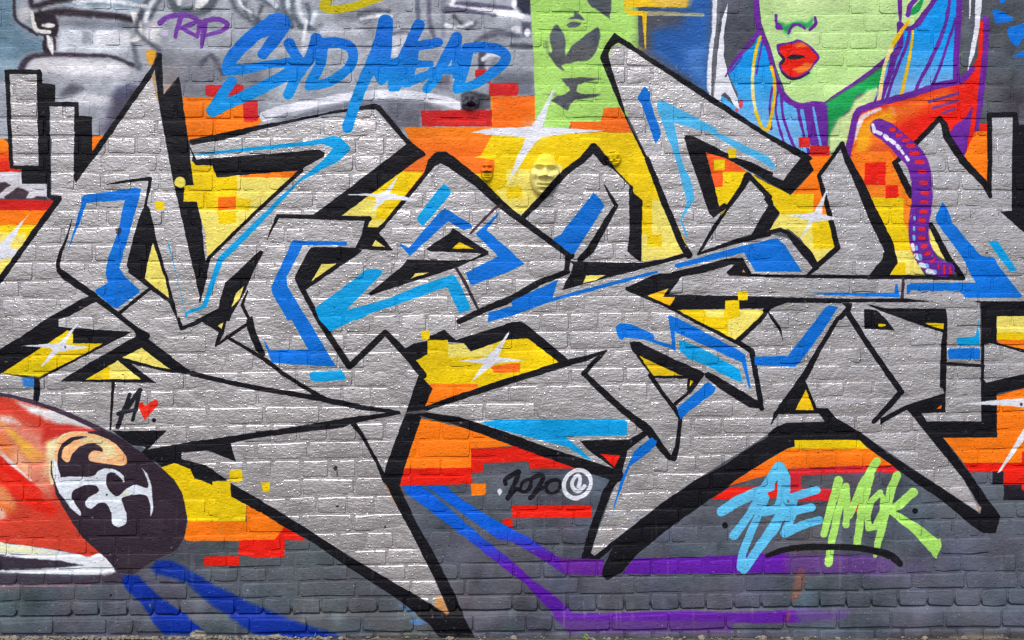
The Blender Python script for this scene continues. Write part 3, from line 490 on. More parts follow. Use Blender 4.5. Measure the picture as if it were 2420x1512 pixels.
P('L', '@22 1578,195 1620,192 1860,300 2150,470 2178,595 2070,552 1840,430 1660,360 1580,280', 5); P('B', '@22 1850,583 1922,630 1912,682 1640,890 1592,935 1570,880 1562,830', 4)
P('L', '@12 2135,962 2250,948 @22 0,938 1060,935 1090,960 1085,1090 505,1098 742,1310 712,1312 530,1200 0,1062 @12 2200,1000', 5)
P('B', '@22 1320,1105 1372,1140 1360,1180 1300,1242 1112,1380 @23 1062,0 980,220 948,320 970,200 1030,0 @22 1090,1380 1150,1240', 4); P('B', '@23 1178,335 1188,335 1184,366 1176,366', 4)
P('L', '@32 1775,182 1790,165 1962,155 1984,0 1996,232 1800,246', 5); P('B', '@32 1698,285 1715,268 1990,265 2003,285 1996,368 1715,366 1700,345', 7)
P((40, 40, 48), '@01 1095,645 1150,640 1150,670 1120,720 1100,690', 8, a=.75)  # broken chip in the wall, its inner shade painted dark
# --- worm
Ln('V', [170, 186, 198, 204, 200, 196, 196, 190, 186, 176, 150, 130], '@30 1045,1205 1150,1270 1290,1400 @31 1405,20 1445,180 1455,350 1430,560 1425,720 1455,850 1540,980 1640,1030 1695,1030', 12, True)
for s in ('@30 1160,1225 1190,1225', '@30 1225,1277 1252,1275', '@30 1280,1325 1320,1325', '@30 1320,1382 1370,1376', '@30 1350,1450 1412,1450', '@31 1400,20 1462,20', '@31 1432,112 1480,112', '@31 1442,215 1490,217',
          '@31 1452,310 1500,315', '@31 1455,398 1497,400', '@31 1445,485 1487,490', '@31 1437,568 1470,572', '@31 1432,652 1465,655', '@31 1438,736 1470,740', '@31 1458,815 1490,815', '@31 1492,888 1520,880'):
    Ln((214, 34, 44), 36, s, 8)
for w, s in ((24, '@31 1540,960 1572,932'), (18, '@31 1605,985 1608,1020'), (22, '@31 1660,1000 1664,1070'), (24, '@31 1715,1005 1724,1075')): Ln((214, 34, 44), w, s, 8)
for w, s in ((34, '@30 988,1180 1002,1245'), (36, '@30 1030,1250 1060,1262'), (40, '@30 1105,1285 1130,1315'), (40, '@30 1155,1325 1185,1350'), (34, '@30 1222,1378 1236,1400'), (26, '@30 1262,1428 1275,1452'), (34, '@30 1302,1485 1320,1512'),
             (40, '@31 1362,805 1375,845'), (44, '@31 1395,900 1425,925'), (46, '@31 1440,985 1480,1000'), (50, '@31 1510,1048 1565,1062')): Ln((222, 224, 240), w, s, 10)
for w, s in ((16, '@31 1380,540 1384,562'), (20, '@31 1378,635 1380,660'), (28, '@31 1376,720 1380,750'), (34, '@31 1400,820 1402,840'), (30, '@31 1435,905 1442,935'), (26, '@31 1495,985 1508,1005'), (20, '@31 1575,1050 1580,1060')): Ln((108, 186, 226), w, s, 8)
# --- sparkles
E('W', '11', 1210, 340, 46, 46, 110, .5)
P('W', '@11 1352,138 1270,310 1512,374 1500,384 1232,376 1098,492 1092,485 1142,400 1130,346 870,331 880,320 1180,315 1222,290', 8)
E('W', '02', 560, 255, 46, 46, 110, .5)
P('W', '@02 777,-18 690,110 612,225 865,256 620,290 560,300 402,440 388,436 500,280 470,265 215,242 560,216', 8)
E('W', '31', 440, 530, 46, 46, 110, .5)
P('W', '@31 560,270 500,515 745,560 500,572 430,582 310,742 302,738 392,572 190,522 430,494', 10)
# --- parked car painted at lower left, with its dark headlight bubble
P((204, 62, 44), '@02 -1300,640 0,716 300,778 600,880 960,1040 1110,1140 @03 1000,400 960,700 850,725 500,645 0,585 -1300,560', 8)
P((216, 138, 118), '@02 -1200,900 120,930 380,1050 500,1250 520,1512 @03 480,150 120,80 -1200,0', 130, a=.85)
P((218, 218, 218), '@02 150,770 520,850 900,1000 880,1035 560,985 300,880', 50); P((222, 200, 190), '@02 0,890 110,915 190,985 0,960', 44)
P((196, 44, 36), '@02 420,1010 640,985 960,1060 1110,1140 800,1078 640,1062 400,1160', 44, a=.9)
P((226, 168, 66), '@02 0,960 130,1050 300,1180 450,1300 380,1350 290,1335 160,1170', 44); P((234, 222, 170), '@02 440,1150 540,1110 520,1512 390,1450 440,1290', 44)
P((214, 34, 22), '@02 -1200,1150 0,1270 170,1410 300,1512 @03 460,180 260,110 0,-120 -1200,-300', 34); Ln((222, 214, 220), [50, 36, 16], '@02 -40,1190 120,1360 300,1520', 18)
P((214, 116, 56), '@03 -600,-100 30,60 180,290 60,330 -600,200', 44, a=.8); P((220, 150, 130), '@03 60,-40 260,60 470,170 440,200 200,120', 50, a=.7)
P((224, 210, 200), '@03 -300,240 40,270 70,360 -300,400', 40, a=.7); P((196, 60, 40), '@03 180,200 600,200 780,560 900,680 300,600 60,420', 120, a=.6)
P((236, 190, 140), '@02 60,1180 200,1260 300,1420 280,1512 120,1330', 60, a=.6); P((232, 120, 50), '@02 -200,1030 40,1060 150,1250 100,1300 -200,1180', 50, a=.6)
P((220, 225, 232), '@03 -1300,560 0,585 400,640 700,690 850,722 930,690 1010,740 1095,870 1000,892 700,892 0,872 -1300,860', 10); P((230, 234, 190), '@03 -1300,590 0,600 350,645 520,690 0,680 -1300,680', 36)
P((58, 50, 64), '@03 -1300,700 0,712 300,738 600,762 790,802 600,825 0,845 -1300,840', 16); Ln((222, 226, 234), [120, 150, 130], '@03 930,750 985,800 1010,850', 12, True); P('R', '@02 -300,1300 0,1335 140,1440 330,1590 560,1790 480,1850 300,1770 0,1560 -300,1500', 60, a=.8); P((222, 130, 100), '@02 300,1230 470,1300 520,1560 430,1600 330,1470', 80, a=.6)
P((222, 140, 90), '@03 -200,20 60,60 160,240 110,260 -200,160', 40, a=.7)
P((66, 58, 72), '@03 -1300,890 100,885 400,905 900,905 1120,868 1200,900 1160,975 700,985 0,975 -1300,965', 40)
Ln((150, 112, 122), [26, 20, 10], '@03 -1200,985 400,995 860,988', 14, False, .8); Ln((120, 96, 108), 60, '@03 -1200,1030 250,1030', 60, False, .4)
Ln((64, 48, 66), [26, 36, 40, 50], '@02 -1200,520 0,702 200,742 400,802 600,872 800,960 1000,1060', 8, True)
P((48, 36, 48), '@02 950,1040 1060,1060 1250,1185 1400,1300 1530,1400 1650,1512 @03 1725,120 1772,350 1745,540 1660,660 1420,780 1260,890 1110,870 1060,800 1000,730 940,680 780,540 600,260 530,130 @02 500,1480 486,1300 560,1170 650,1090 800,1060', 9)
P((66, 60, 66), '@03 1100,760 1500,640 1700,640 1500,800 1260,920', 120, a=.4)
Ln((226, 212, 172), [40, 38, 30], '@Q 398,690 390,600 396,500 425,415 475,352 560,325 660,325', 12, True)
P((226, 230, 238), '@Q 416,480 440,570 462,660 480,730 560,900 470,800 430,730 405,640', 10, True); Ln((60, 52, 56), 10, '@Q 390,540 395,640 430,740', 8, True)
P((244, 184, 128), '@Q 500,542 468,505 485,440 555,385 660,352 560,350 480,400 442,470 432,540 414,500 428,425 478,352 560,320 680,325 800,360 900,430 955,500 958,548 920,572 850,562 700,542 668,515 680,475 720,455 775,467 772,435 720,404 650,410 590,440 545,490 525,535', 7, True)
P((228, 220, 166), '@Q 640,350 780,365 860,430 900,500 780,510 790,430 700,390 600,400', 40, a=.9); P((236, 204, 170), '@Q 690,490 820,490 800,540 700,530', 30, a=.6)
P((220, 228, 238), '@Q 455,665 520,652 700,650 745,612 800,590 880,605 938,652 936,694 900,650 850,625 815,640 805,690 830,760 890,800 960,742 1030,714 1100,738 1122,715 1100,640 1072,588 1112,630 1145,720 1157,820 1160,890 1140,950 1136,870 1110,800 1040,790 930,812 932,860 962,960 950,1010 900,1030 850,1010 840,920 800,855 740,862 690,897 648,870 660,820 740,772 748,742 710,718 640,720 560,758 543,800 570,860 614,920 604,947 540,895 480,805 440,720', 9, True)
P((222, 230, 150), '@Q 915,800 960,775 1000,780 930,805', 14, a=.8)
# --- hearts, initials and year
for w, s in (([34, 40, 44], '@02 1228,700 1180,830 1115,1005'), ([40, 40, 36], '@02 1325,660 1190,850 1120,885'), ([40, 36, 34], '@02 1322,665 1290,810 1256,945'), (34, '@02 1120,885 1290,845')): Ln((28, 28, 36), w, s, 8)
P((226, 40, 24), '@02 1365,948 1330,860 1312,800 1345,775 1372,812 1430,768 1485,755 1492,800 1450,850 1395,915', 6, True); E(K, '02', 1457, 945, 20, 20)
INK = (20, 19, 28)
for w, s in (([40, 44, 46], '@Z 245,540 240,450 400,330 545,270'), ([46, 42, 40, 44], '@Z 545,275 480,480 400,640 295,870'), ([44, 40, 34, 30], '@Z 300,870 480,670 570,690 660,730 780,680 840,610'), (32, '@Z 600,610 640,510 750,440 825,470 815,580 760,690 660,735 590,690 600,610'),
             ([30, 40, 42, 40, 40], '@Z 830,430 960,365 1100,355 1060,520 810,870'), ([44, 38, 30], '@Z 815,870 980,700 1120,630'), (36, '@Z 1170,640 1210,520 1350,455 1480,490 1505,590 1440,710 1300,765 1200,710 1170,640')):
    Ln(INK, w, s, 8, True)
ring = '@Z ' + ' '.join('%.0f,%.0f' % (1898 + 308 * math.cos(t) - 40 * math.sin(t), 550 + 322 * math.sin(t)) for t in np.linspace(0, 2 * math.pi, 22))
Ln('W', 40, ring, 6, True); Ln('W', [36, 38, 36, 36, 38, 34], '@Z 1930,600 1960,420 1900,350 1810,440 1770,560 1830,680 1940,710 2070,590', 6, True)
P('R', '@Z 380,1060 400,1035 2190,1035 2232,1080 2228,1320 400,1335', 7); P('R', '@Z 165,1350 400,1340 405,1760 180,1760', 7); E('W', '13', 2306, 105, 22, 26, 8); P('W', '@13 2292,115 2318,115 2300,152', 5)
# --- light beams on the grey plinth
P([(0, 92, 214), (88, 24, 160), 5000, 5350], '@13 1388,58 1570,48 1750,200 2160,560 2419,760 @23 160,915 400,1090 580,1255 385,1255 100,950 @13 2419,890 2000,560 1560,220 1430,130', 14)
P([(0, 92, 214), (88, 24, 160), 4980, 5250], '@13 1605,48 1790,55 1970,200 2250,370 2419,455 @23 0,462 140,530 460,738 660,740 850,890 500,888 240,720 0,580 @13 2300,560 2040,380 1760,170', 12)
P('V', '@23 440,738 870,745 850,892 500,888', 9)
P((96, 26, 160), '@23 1150,738 1700,728 2419,690 @33 200,690 200,880 0,872 @23 2419,872 1500,886 1040,884', 10); P((102, 56, 140), '@33 150,695 1000,700 1260,810 1080,880 400,882 150,878', 60, a=.75); P((104, 88, 132), '@33 1000,760 1500,760 1450,900 1000,900', 120, a=.5)
P((92, 26, 152), '@23 375,1255 1000,1250 1700,1232 1960,1240 2419,1235 @33 250,1218 300,1330 0,1340 @23 2419,1340 2050,1330 430,1320', 14); P((96, 52, 140), '@23 430,1300 2100,1310 2060,1420 520,1430', 50, a=.8); P((96, 60, 142), '@33 200,1218 760,1230 700,1300 250,1335', 60, a=.7)
P('BD', '@03 1150,930 1185,892 1310,900 1370,970 1500,1090 1930,1400 1925,1450 1560,1450 1300,1130 1180,1010', 26, a=.95); P('BD', '@03 1430,835 1480,762 1600,750 1700,790 2000,980 2419,1180 @13 300,1300 820,1462 700,1500 300,1520 @03 2419,1440 2200,1300 2000,1180 1760,960 1460,875', 44, a=.92)
P((90, 140, 200), '@13 1350,1170 1500,1250 1480,1260 1400,1230', 24, a=.8); P((90, 140, 200), '@13 1450,1310 1560,1300 1620,1340 1500,1360', 24, a=.8)
Ln((140, 84, 66), [60, 100, 60], '@33 310,860 290,980 240,1110', 40, True, .6); Ln((140, 84, 66), 30, '@33 300,620 280,660', 20, False, .7); Ln((140, 84, 66), 30, '@33 190,1240 170,1310', 30, False, .6)
# --- tags
TB = [(0, 104, 208), (0, 142, 220), 420, 900]
for w, s in (([120, 160, 140, 128, 122, 112], '@U 1750,290 1640,360 1480,450 1250,650 1100,840 1075,960'), ([160, 140, 120, 96], '@U 1760,290 1830,340 1700,560 1550,750'), ([104, 92, 76, 90, 104], '@U 1075,955 1300,955 1600,895 1900,860 2060,850'),
             ([112, 112, 112, 110, 108, 104], '@U 2040,900 1800,1070 1500,1230 1200,1370 1000,1460 870,1530'), ([100, 104, 104], '@U 1120,1120 1010,1280 850,1530'), ([104, 100, 100], '@U 1915,600 1990,740 2080,880'), ([104, 106, 104, 100, 92], '@U 2290,530 2210,780 2080,960 1990,1100 1900,1300')):
    Ln(TB, w, s, 5, True)
for w, s in (([100, 104, 96], '@10 640,410 600,620 510,790'), ([90, 100, 96, 92, 90, 80], '@10 600,410 760,405 880,440 920,530 870,650 700,770 500,820'), ([128, 124, 110, 104, 104], '@10 1222,205 1150,480 1010,790 930,1000 866,1205'), ([124, 112, 90], '@10 1232,205 1225,480 1190,755'),
             ([106, 112, 104, 90], '@10 1540,235 1420,500 1340,680 1300,820'), ([110, 110], '@10 1180,580 1320,620'), ([96, 92, 84], '@10 1470,450 1600,425 1725,400'), ([100, 90], '@10 1490,480 1440,780'), ([74, 60], '@10 1470,610 1650,605'), ([86, 80, 70], '@10 1420,785 1560,730 1700,680'),
             ([100, 104, 96, 84], '@10 1895,350 1800,540 1680,760 1615,840'), ([86, 80, 60], '@10 1900,350 1890,600 1885,720'), ([70, 80], '@10 1660,670 1900,660'), ([110, 112, 92], '@10 2000,470 1960,650 1900,840'), ([96, 100, 100, 96, 90, 80], '@10 1990,460 2150,445 2310,480 2360,560 2260,670 2080,790 1900,845')):
    Ln(TB, w, s, 5, True)
P(TB, '@U 1640,205 1740,182 1850,240 1918,340 1880,430 1700,620 1625,490 1430,570 1480,370', 6)
P(TB, '@10 1090,640 1180,555 1262,572 1330,540 1450,500 1440,700 1400,790 1350,862 1256,862 1248,760 1190,806 1135,760', 6)
RV = (112, 58, 158)
for w, s in (([50, 50, 50, 46, 44, 36], '@U 140,320 250,240 400,212 560,224 645,285 560,340 410,390'), ([52, 44, 34], '@U 425,250 380,390 350,510'), ([36, 40], '@U 420,385 650,500'), ([46, 44, 30], '@U 690,300 670,420 650,510'), ([52, 52, 42, 20], '@U 765,290 745,420 720,560 710,660'), ([44, 46, 46, 44, 36], '@U 750,290 900,266 1030,300 1068,352 980,430 760,490')):
    Ln(RV, w, s, 6, True)
E((200, 184, 226), '00', 1560, 318, 28, 26, 16, .8); E((206, 192, 226), '00', 2160, 335, 30, 16, 16, .6)
Ln((196, 180, 8), [70, 84, 80, 70], '@10 800,-100 650,30 690,85 900,70 1190,-30', 6, True)
P((224, 160, 50), '@00 1378,485 1420,470 1472,478 1480,530 1440,612 1402,605', 20); P((176, 140, 80), '@00 1436,700 1462,700 1500,980 1482,950', 12, a=.8); P((196, 150, 110), '@00 1545,888 1560,800 1620,800', 20, a=.7); P((128, 116, 116), '@00 1545,620 1700,640 1640,800 1560,860', 60, a=.5)
LB, GB = (92, 188, 232), (168, 224, 104)
for w, s in (([92, 104, 100, 90], '@23 1980,295 2140,190 2300,120 2440,60'), ([110, 124, 120, 100], '@32 108,1392 150,1490 @33 150,100 115,230'), (76, '@33 120,240 60,270 -40,300'), ([110, 104, 74, 84], '@32 100,1392 @23 2395,70 2240,330 2095,520'), ([64, 74, 76, 92], '@23 2400,160 2280,430 2175,690 2165,820'),
             ([110, 104, 90, 84], '@33 150,285 30,480 @23 2330,640 2190,840'), ([84, 96], '@33 -60,300 170,255'), ([76, 76], '@33 215,160 455,95'), ([76, 80], '@33 250,150 215,300'), ([76, 78], '@33 160,310 410,255'), ([80, 84], '@33 240,280 170,480'), ([84, 82, 76], '@33 160,500 320,425 480,375')):
    Ln(LB, w, s, 5)
for w, s in (([84, 80, 72, 64], '@33 665,0 610,200 545,430 525,510'), ([70, 74, 72, 76], '@33 735,60 660,300 600,580 570,780'), ([60, 66, 66], '@33 740,60 745,250 735,420'), ([80, 78, 64], '@32 1025,1335 @33 880,60 770,330'), ([86, 80, 74], '@33 960,-40 880,290 840,600'),
             ([56, 60, 60, 62, 60, 58, 52, 50], '@33 1060,115 980,190 935,330 950,450 1010,440 1075,300 1090,170 1050,115'), ([80, 84, 74, 70, 36], '@32 1215,1470 @33 1170,60 1100,350 1035,600 1010,710'), ([90, 84, 60], '@33 1370,115 1240,230 1130,300'), ([60, 100, 140], '@33 1180,310 1400,460 1570,620')):
    Ln(GB, w, s, 5)
P(GB, '@33 1490,600 1632,545 1628,640 1590,740 1560,720', 8); P(GB, '@33 530,740 612,740 600,800 580,820', 6); E(GB, '32', 1218, 1462, 38, 38)
Ln((22, 22, 26), [40, 56, 58, 60, 66, 72, 60], '@33 -10,715 180,650 500,628 850,640 1080,685 1180,730 1245,790', 8, True)
E((16, 16, 22), '23', 2012, 427, 26, 28); E((16, 16, 22), '33', 1386, 286, 28, 28); E((20, 18, 26), '12', 752, 1398, 18, 22, 8, .8); E((20, 18, 24), '12', 768, 1450, 6, 26, 8, .7); E((20, 18, 24), '13', 770, 246, 14, 10, 8, .8); E((20, 18, 24), '13', 1220, 440, 10, 12, 8, .8); E((26, 24, 28), '03', 1050, 1085, 14, 16, 8, .8)  # black dots, then wall holes with their shade painted as dark spots
# --- bare masonry where the paint stops at the foot of the wall
P((150, 140, 120), '@03 -1300,1470 100,1462 330,1490 520,1462 640,1500 1000,1490 1100,1462 1400,1475 1500,1500 2300,1500 2419,1470 @13 80,1462 220,1440 330,1490 600,1512 600,1900 @03 -1300,1900', 12)
P((70, 62, 56), '@13 500,1470 1200,1450 @23 0,1480 2419,1470 @33 600,1500 1600,1440 3600,1400 3600,1900 @13 400,1900', 30, a=.75)
P((150, 140, 124), '@33 1700,1470 1900,1440 2200,1460 2300,1530 1700,1530', 40, a=.7); E((150, 144, 130), '03', 1880, 1440, 80, 34, 14)
# --- weathering: chalky patches, fine speckle, flecks of splashed paint
n1 = fbm(IH, IW, 40, 4, 11)[..., None]; n2 = fbm(IH, IW, 700, 2, 12)[..., None]
paint[..., :3] *= 1 + 0.035 * n1 + 0.025 * n2
# the old grey plinth coats differ from patch to patch: greener, bluer, more purple
dk = np.clip(1 - np.abs(paint[..., :3] - C('D')).max(-1, keepdims=True) / .16, 0, 1)
for c_, sd, am in ((0, 31, .045), (1, 32, .03), (2, 33, .035)):
    paint[..., c_] *= 1 + am * dk[..., 0] * fbm(IH, IW, 26, 4, sd)
paint[..., :3] *= 1 + .11 * dk * fbm(IH, IW, 55, 4, 34)[..., None]
# dust and damp low on the wall, thin worn streaks
gy_ = ((np.arange(IH) + .5) / RES + GY0)[:, None]
st = np.clip(fbm(IH, IW, 320, 3, 41, .10) - 1.1, 0, 1.2) * np.clip((gy_ - 3800) / 1800, 0, 1)
wn = np.clip(fbm(IH, IW, 420, 4, 43) - 1.75, 0, 1)
paint[..., :3] += (C((150, 148, 148)) - paint[..., :3]) * np.clip(.22 * st + .5 * wn, 0, .6)[..., None]
rs = np.random.default_rng(3)
for k in range(420):
    gx = rs.uniform(-1000, 10600); gy = rs.uniform(5000, 6040) if k % 3 else rs.uniform(0, 6000)
    q = rs.uniform(3, 8) * (1.5 if k % 17 == 0 else 1)
    P((206, 204, 206), '%f,%f %f,%f %f,%f %f,%f' % (gx, gy, gx + q, gy + q * .4, gx + q * .8, gy + q * rs.uniform(.9, 2.2), gx - q * .3, gy + q), 4, a=rs.uniform(.4, .8), wob=0)
for k in range(260):
    gx = rs.uniform(-1000, 10600); gy = rs.uniform(-900, 6000); q = rs.uniform(3, 8)
    E((24, 22, 26), '00', gx, gy, q, q * rs.uniform(.5, 1.2), 5, rs.uniform(.4, .8))
np.clip(paint, 0, 1, out=paint)
# ---------------------------------------------------------------- materials
img = bpy.data.images.new('mural_paint', IW, IH, alpha=True, float_buffer=False)
img.colorspace_settings.name = 'sRGB'; img.alpha_mode = 'CHANNEL_PACKED'
img.pixels.foreach_set(np.ascontiguousarray(paint[::-1]).ravel()); img.update()

def node(nt, kind, **kw):
    n = nt.nodes.new(kind)
    for k, v in kw.items():
        if k in n.inputs: n.inputs[k].default_value = v
        else: setattr(n, k, v)
    return n

def math_node(nt, op, a, b, clamp=False):
    n = nt.nodes.new('ShaderNodeMath'); n.operation = op; n.use_clamp = clamp
    for i, v in enumerate((a, b)):
        if isinstance(v, (int, float)): n.inputs[i].default_value = v
        else: nt.links.new(v, n.inputs[i])
    return n.outputs[0]

def wall_material(name, relief=1.0):
    m = bpy.data.materials.new(name); m.use_nodes = True; nt = m.node_tree; L = nt.links.new
    b = nt.nodes['Principled BSDF']
    geo = nt.nodes.new('ShaderNodeNewGeometry')
    mp = nt.nodes.new('ShaderNodeMapping'); mp.vector_type = 'POINT'
    mp.inputs['Rotation'].default_value = (math.radians(-90), 0, 0)      # wall x, z become picture u, v
    L(geo.outputs['Position'], mp.inputs['Vector'])
    # (x, y, z) -> (x, z, -y), then scaled to the painted area
    W, H = wx(GX1) - wx(GX0), wz(GY0) - wz(GY1)
    mp2 = nt.nodes.new('ShaderNodeMapping')
    mp2.inputs['Scale'].default_value = (1 / W, 1 / H, 0)
    mp2.inputs['Location'].default_value = (-wx(GX0) / W, -wz(GY1) / H, 0)
    L(mp.outputs[0], mp2.inputs[0])
    tex = nt.nodes.new('ShaderNodeTexImage'); tex.image = img; tex.extension = 'MIRROR'; tex.interpolation = 'Cubic'
    L(mp2.outputs[0], tex.inputs[0])
    gain = nt.nodes.new('ShaderNodeVectorMath'); gain.operation = 'SCALE'; gain.inputs['Scale'].default_value = GAIN
    L(tex.outputs['Color'], gain.inputs[0]); L(gain.outputs[0], b.inputs['Base Color'])
    # aluminium paint: metallic and smoother than the matt emulsion and spray colours
    L(math_node(nt, 'MULTIPLY', tex.outputs['Alpha'], 0.5), b.inputs['Metallic'])
    n_r = node(nt, 'ShaderNodeTexNoise', Scale=9.0, Detail=3.0); L(geo.outputs['Position'], n_r.inputs['Vector'])
    r = math_node(nt, 'MULTIPLY_ADD', n_r.outputs[0], 0.16); 
    r.node.inputs[2].default_value = 0.44
    r2 = math_node(nt, 'MULTIPLY', tex.outputs['Alpha'], 0.26)
    L(math_node(nt, 'SUBTRACT', r, r2), b.inputs['Roughness'])
    L(math_node(nt, 'MULTIPLY_ADD', tex.outputs['Alpha'], 0.3), b.inputs['Specular IOR Level']); b.inputs['Specular IOR Level'].links[0].from_node.inputs[2].default_value = 0.13
    # relief: brush-dragged coats, pimples and runs of thick paint, pits
    def rel(scale, vec, **kw):
        mpx = nt.nodes.new('ShaderNodeMapping'); mpx.inputs['Scale'].default_value = vec; L(geo.outputs['Position'], mpx.inputs[0])
        n = node(nt, 'ShaderNodeTexNoise', Scale=scale, **kw); L(mpx.outputs[0], n.inputs['Vector']); return n.outputs[0]
    coarse = rel(26.0, (1, 1, 1.7), Detail=3.0, Roughness=0.55)
    broken = rel(66.0, (1, 1, 1.2), Detail=2.0, Roughness=0.6)
    drag = rel(40.0, (1, 1, 3.2), Detail=2.0, Roughness=0.5)
    fine = rel(150.0, (1, 1, 1), Detail=2.0, Roughness=0.6)
    pim = node(nt, 'ShaderNodeTexVoronoi', Scale=46.0); L(geo.outputs['Position'], pim.inputs['Vector'])
    p1 = math_node(nt, 'SUBTRACT', 0.24, pim.outputs['Distance'], True)
    s = math_node(nt, 'MULTIPLY', coarse, 0.0030 * relief)
    s = math_node(nt, 'ADD', s, math_node(nt, 'MULTIPLY', broken, 0.0014 * relief))
    s = math_node(nt, 'ADD', s, math_node(nt, 'MULTIPLY', drag, 0.0014 * relief))
    s = math_node(nt, 'ADD', s, math_node(nt, 'MULTIPLY', fine, 0.0007 * relief))
    s = math_node(nt, 'ADD', s, math_node(nt, 'MULTIPLY', p1, 0.0085 * relief))
    bump = nt.nodes.new('ShaderNodeBump'); bump.inputs['Strength'].default_value = 1.0; bump.inputs['Distance'].default_value = 1.0
    L(s, bump.inputs['Height']); L(bump.outputs[0], b.inputs['Normal'])
    return m

M_WALL = wall_material('painted_brick')
M_CAST = wall_material('painted_cast', 0.12)

def plain(name, col, rough=0.8, scale=30.0, vary=0.3, bump=0.002):
    m = bpy.data.materials.new(name); m.use_nodes = True; nt = m.node_tree; b = nt.nodes['Principled BSDF']
    geo = nt.nodes.new('ShaderNodeNewGeometry')
    n = node(nt, 'ShaderNodeTexNoise', Scale=scale, Detail=5.0); nt.links.new(geo.outputs['Position'], n.inputs['Vector'])
    cr = nt.nodes.new('ShaderNodeValToRGB'); cr.color_ramp.elements[0].position = 0.3; cr.color_ramp.elements[1].position = 0.72
    cr.color_ramp.elements[0].color = tuple(c * (1 - vary) for c in col) + (1,); cr.color_ramp.elements[1].color = tuple(min(1, c * (1 + vary)) for c in col) + (1,)
    nt.links.new(n.outputs[0], cr.inputs[0]); nt.links.new(cr.outputs[0], b.inputs['Base Color']); b.inputs['Roughness'].default_value = rough
    bp = nt.nodes.new('ShaderNodeBump'); bp.inputs['Distance'].default_value = bump; nt.links.new(n.outputs[0], bp.inputs['Height']); nt.links.new(bp.outputs[0], b.inputs['Normal'])
    return m
M_GROUND = plain('worn_paving', (0.075, 0.070, 0.064), 0.85, 22, 0.45, 0.006)
M_RUBBLE = plain('mortar_crumbs', (0.19, 0.165, 0.13), 0.9, 60, 0.4, 0.003)
M_LEAF = plain('weed_leaf', (0.10, 0.30, 0.05), 0.5, 120, 0.3, 0.0004)
M_STEM = plain('weed_stem', (0.14, 0.22, 0.06), 0.6, 120, 0.3, 0.0004)

# ---------------------------------------------------------------- ground
gv, gf = [], []
xs = [-60, -20, -8] + [-5 + .05 * i for i in range(201)] + [8, 20, 60]
ys = [0.30, 0.0] + [-.02 * i for i in range(1, 26)] + [-.7, -1, -1.5, -2.5, -4, -7, -12, -25, -60]
for y in ys:
    for x in xs:
        gv.append((x, y, 0.006 * noise.noise(Vector((x * 9, y * 9, 2.0))) - 0.004 if y > -3 and abs(x) < 6 else -0.004))
nx = len(xs)
for j in range(len(ys) - 1):
    for i in range(nx - 1): a = j * nx + i; gf.append((a, a + nx, a + nx + 1, a + 1))
tag(mesh_obj('ground', gv, gf, M_GROUND), kind='structure')

# ---------------------------------------------------------------- the brick wall
# heights (in quarter drawing units) of the bed joints at the left and right edge of the photograph
LB_ = [367, 409, 453, 496, 537, 579, 621, 664, 706, 751, 797, 840, 883, 926, 969, 1012, 1056, 1099, 1142, 1186, 1230, 1274, 1315, 1351, 1384, 1423, 1463, 1499, 1540]
RB_ = [367, 410, 452, 491, 531, 573, 614, 654, 692, 731, 773, 816, 857, 896, 935, 975, 1018, 1062, 1104, 1146, 1186, 1226, 1267, 1309, 1351, 1391, 1435, 1480, 1522]
for k in range(1, 24):
    LB_.insert(0, 367 - 42.6 * k); RB_.insert(0, 367 - 41.2 * k)
FIRST = -23
NC = len(LB_)
def bed(i, g):                      # drawing-unit height of the top of course i at g
    t = min(max(g / 9676.0, -0.3), 1.3)
    return 4 * (LB_[i] * (1 - t) + RB_[i] * t) + 2.5 * math.sin(g * 0.0021 + i * 1.7) + 1.5 * math.sin(g * 0.0063 + i * 2.9)

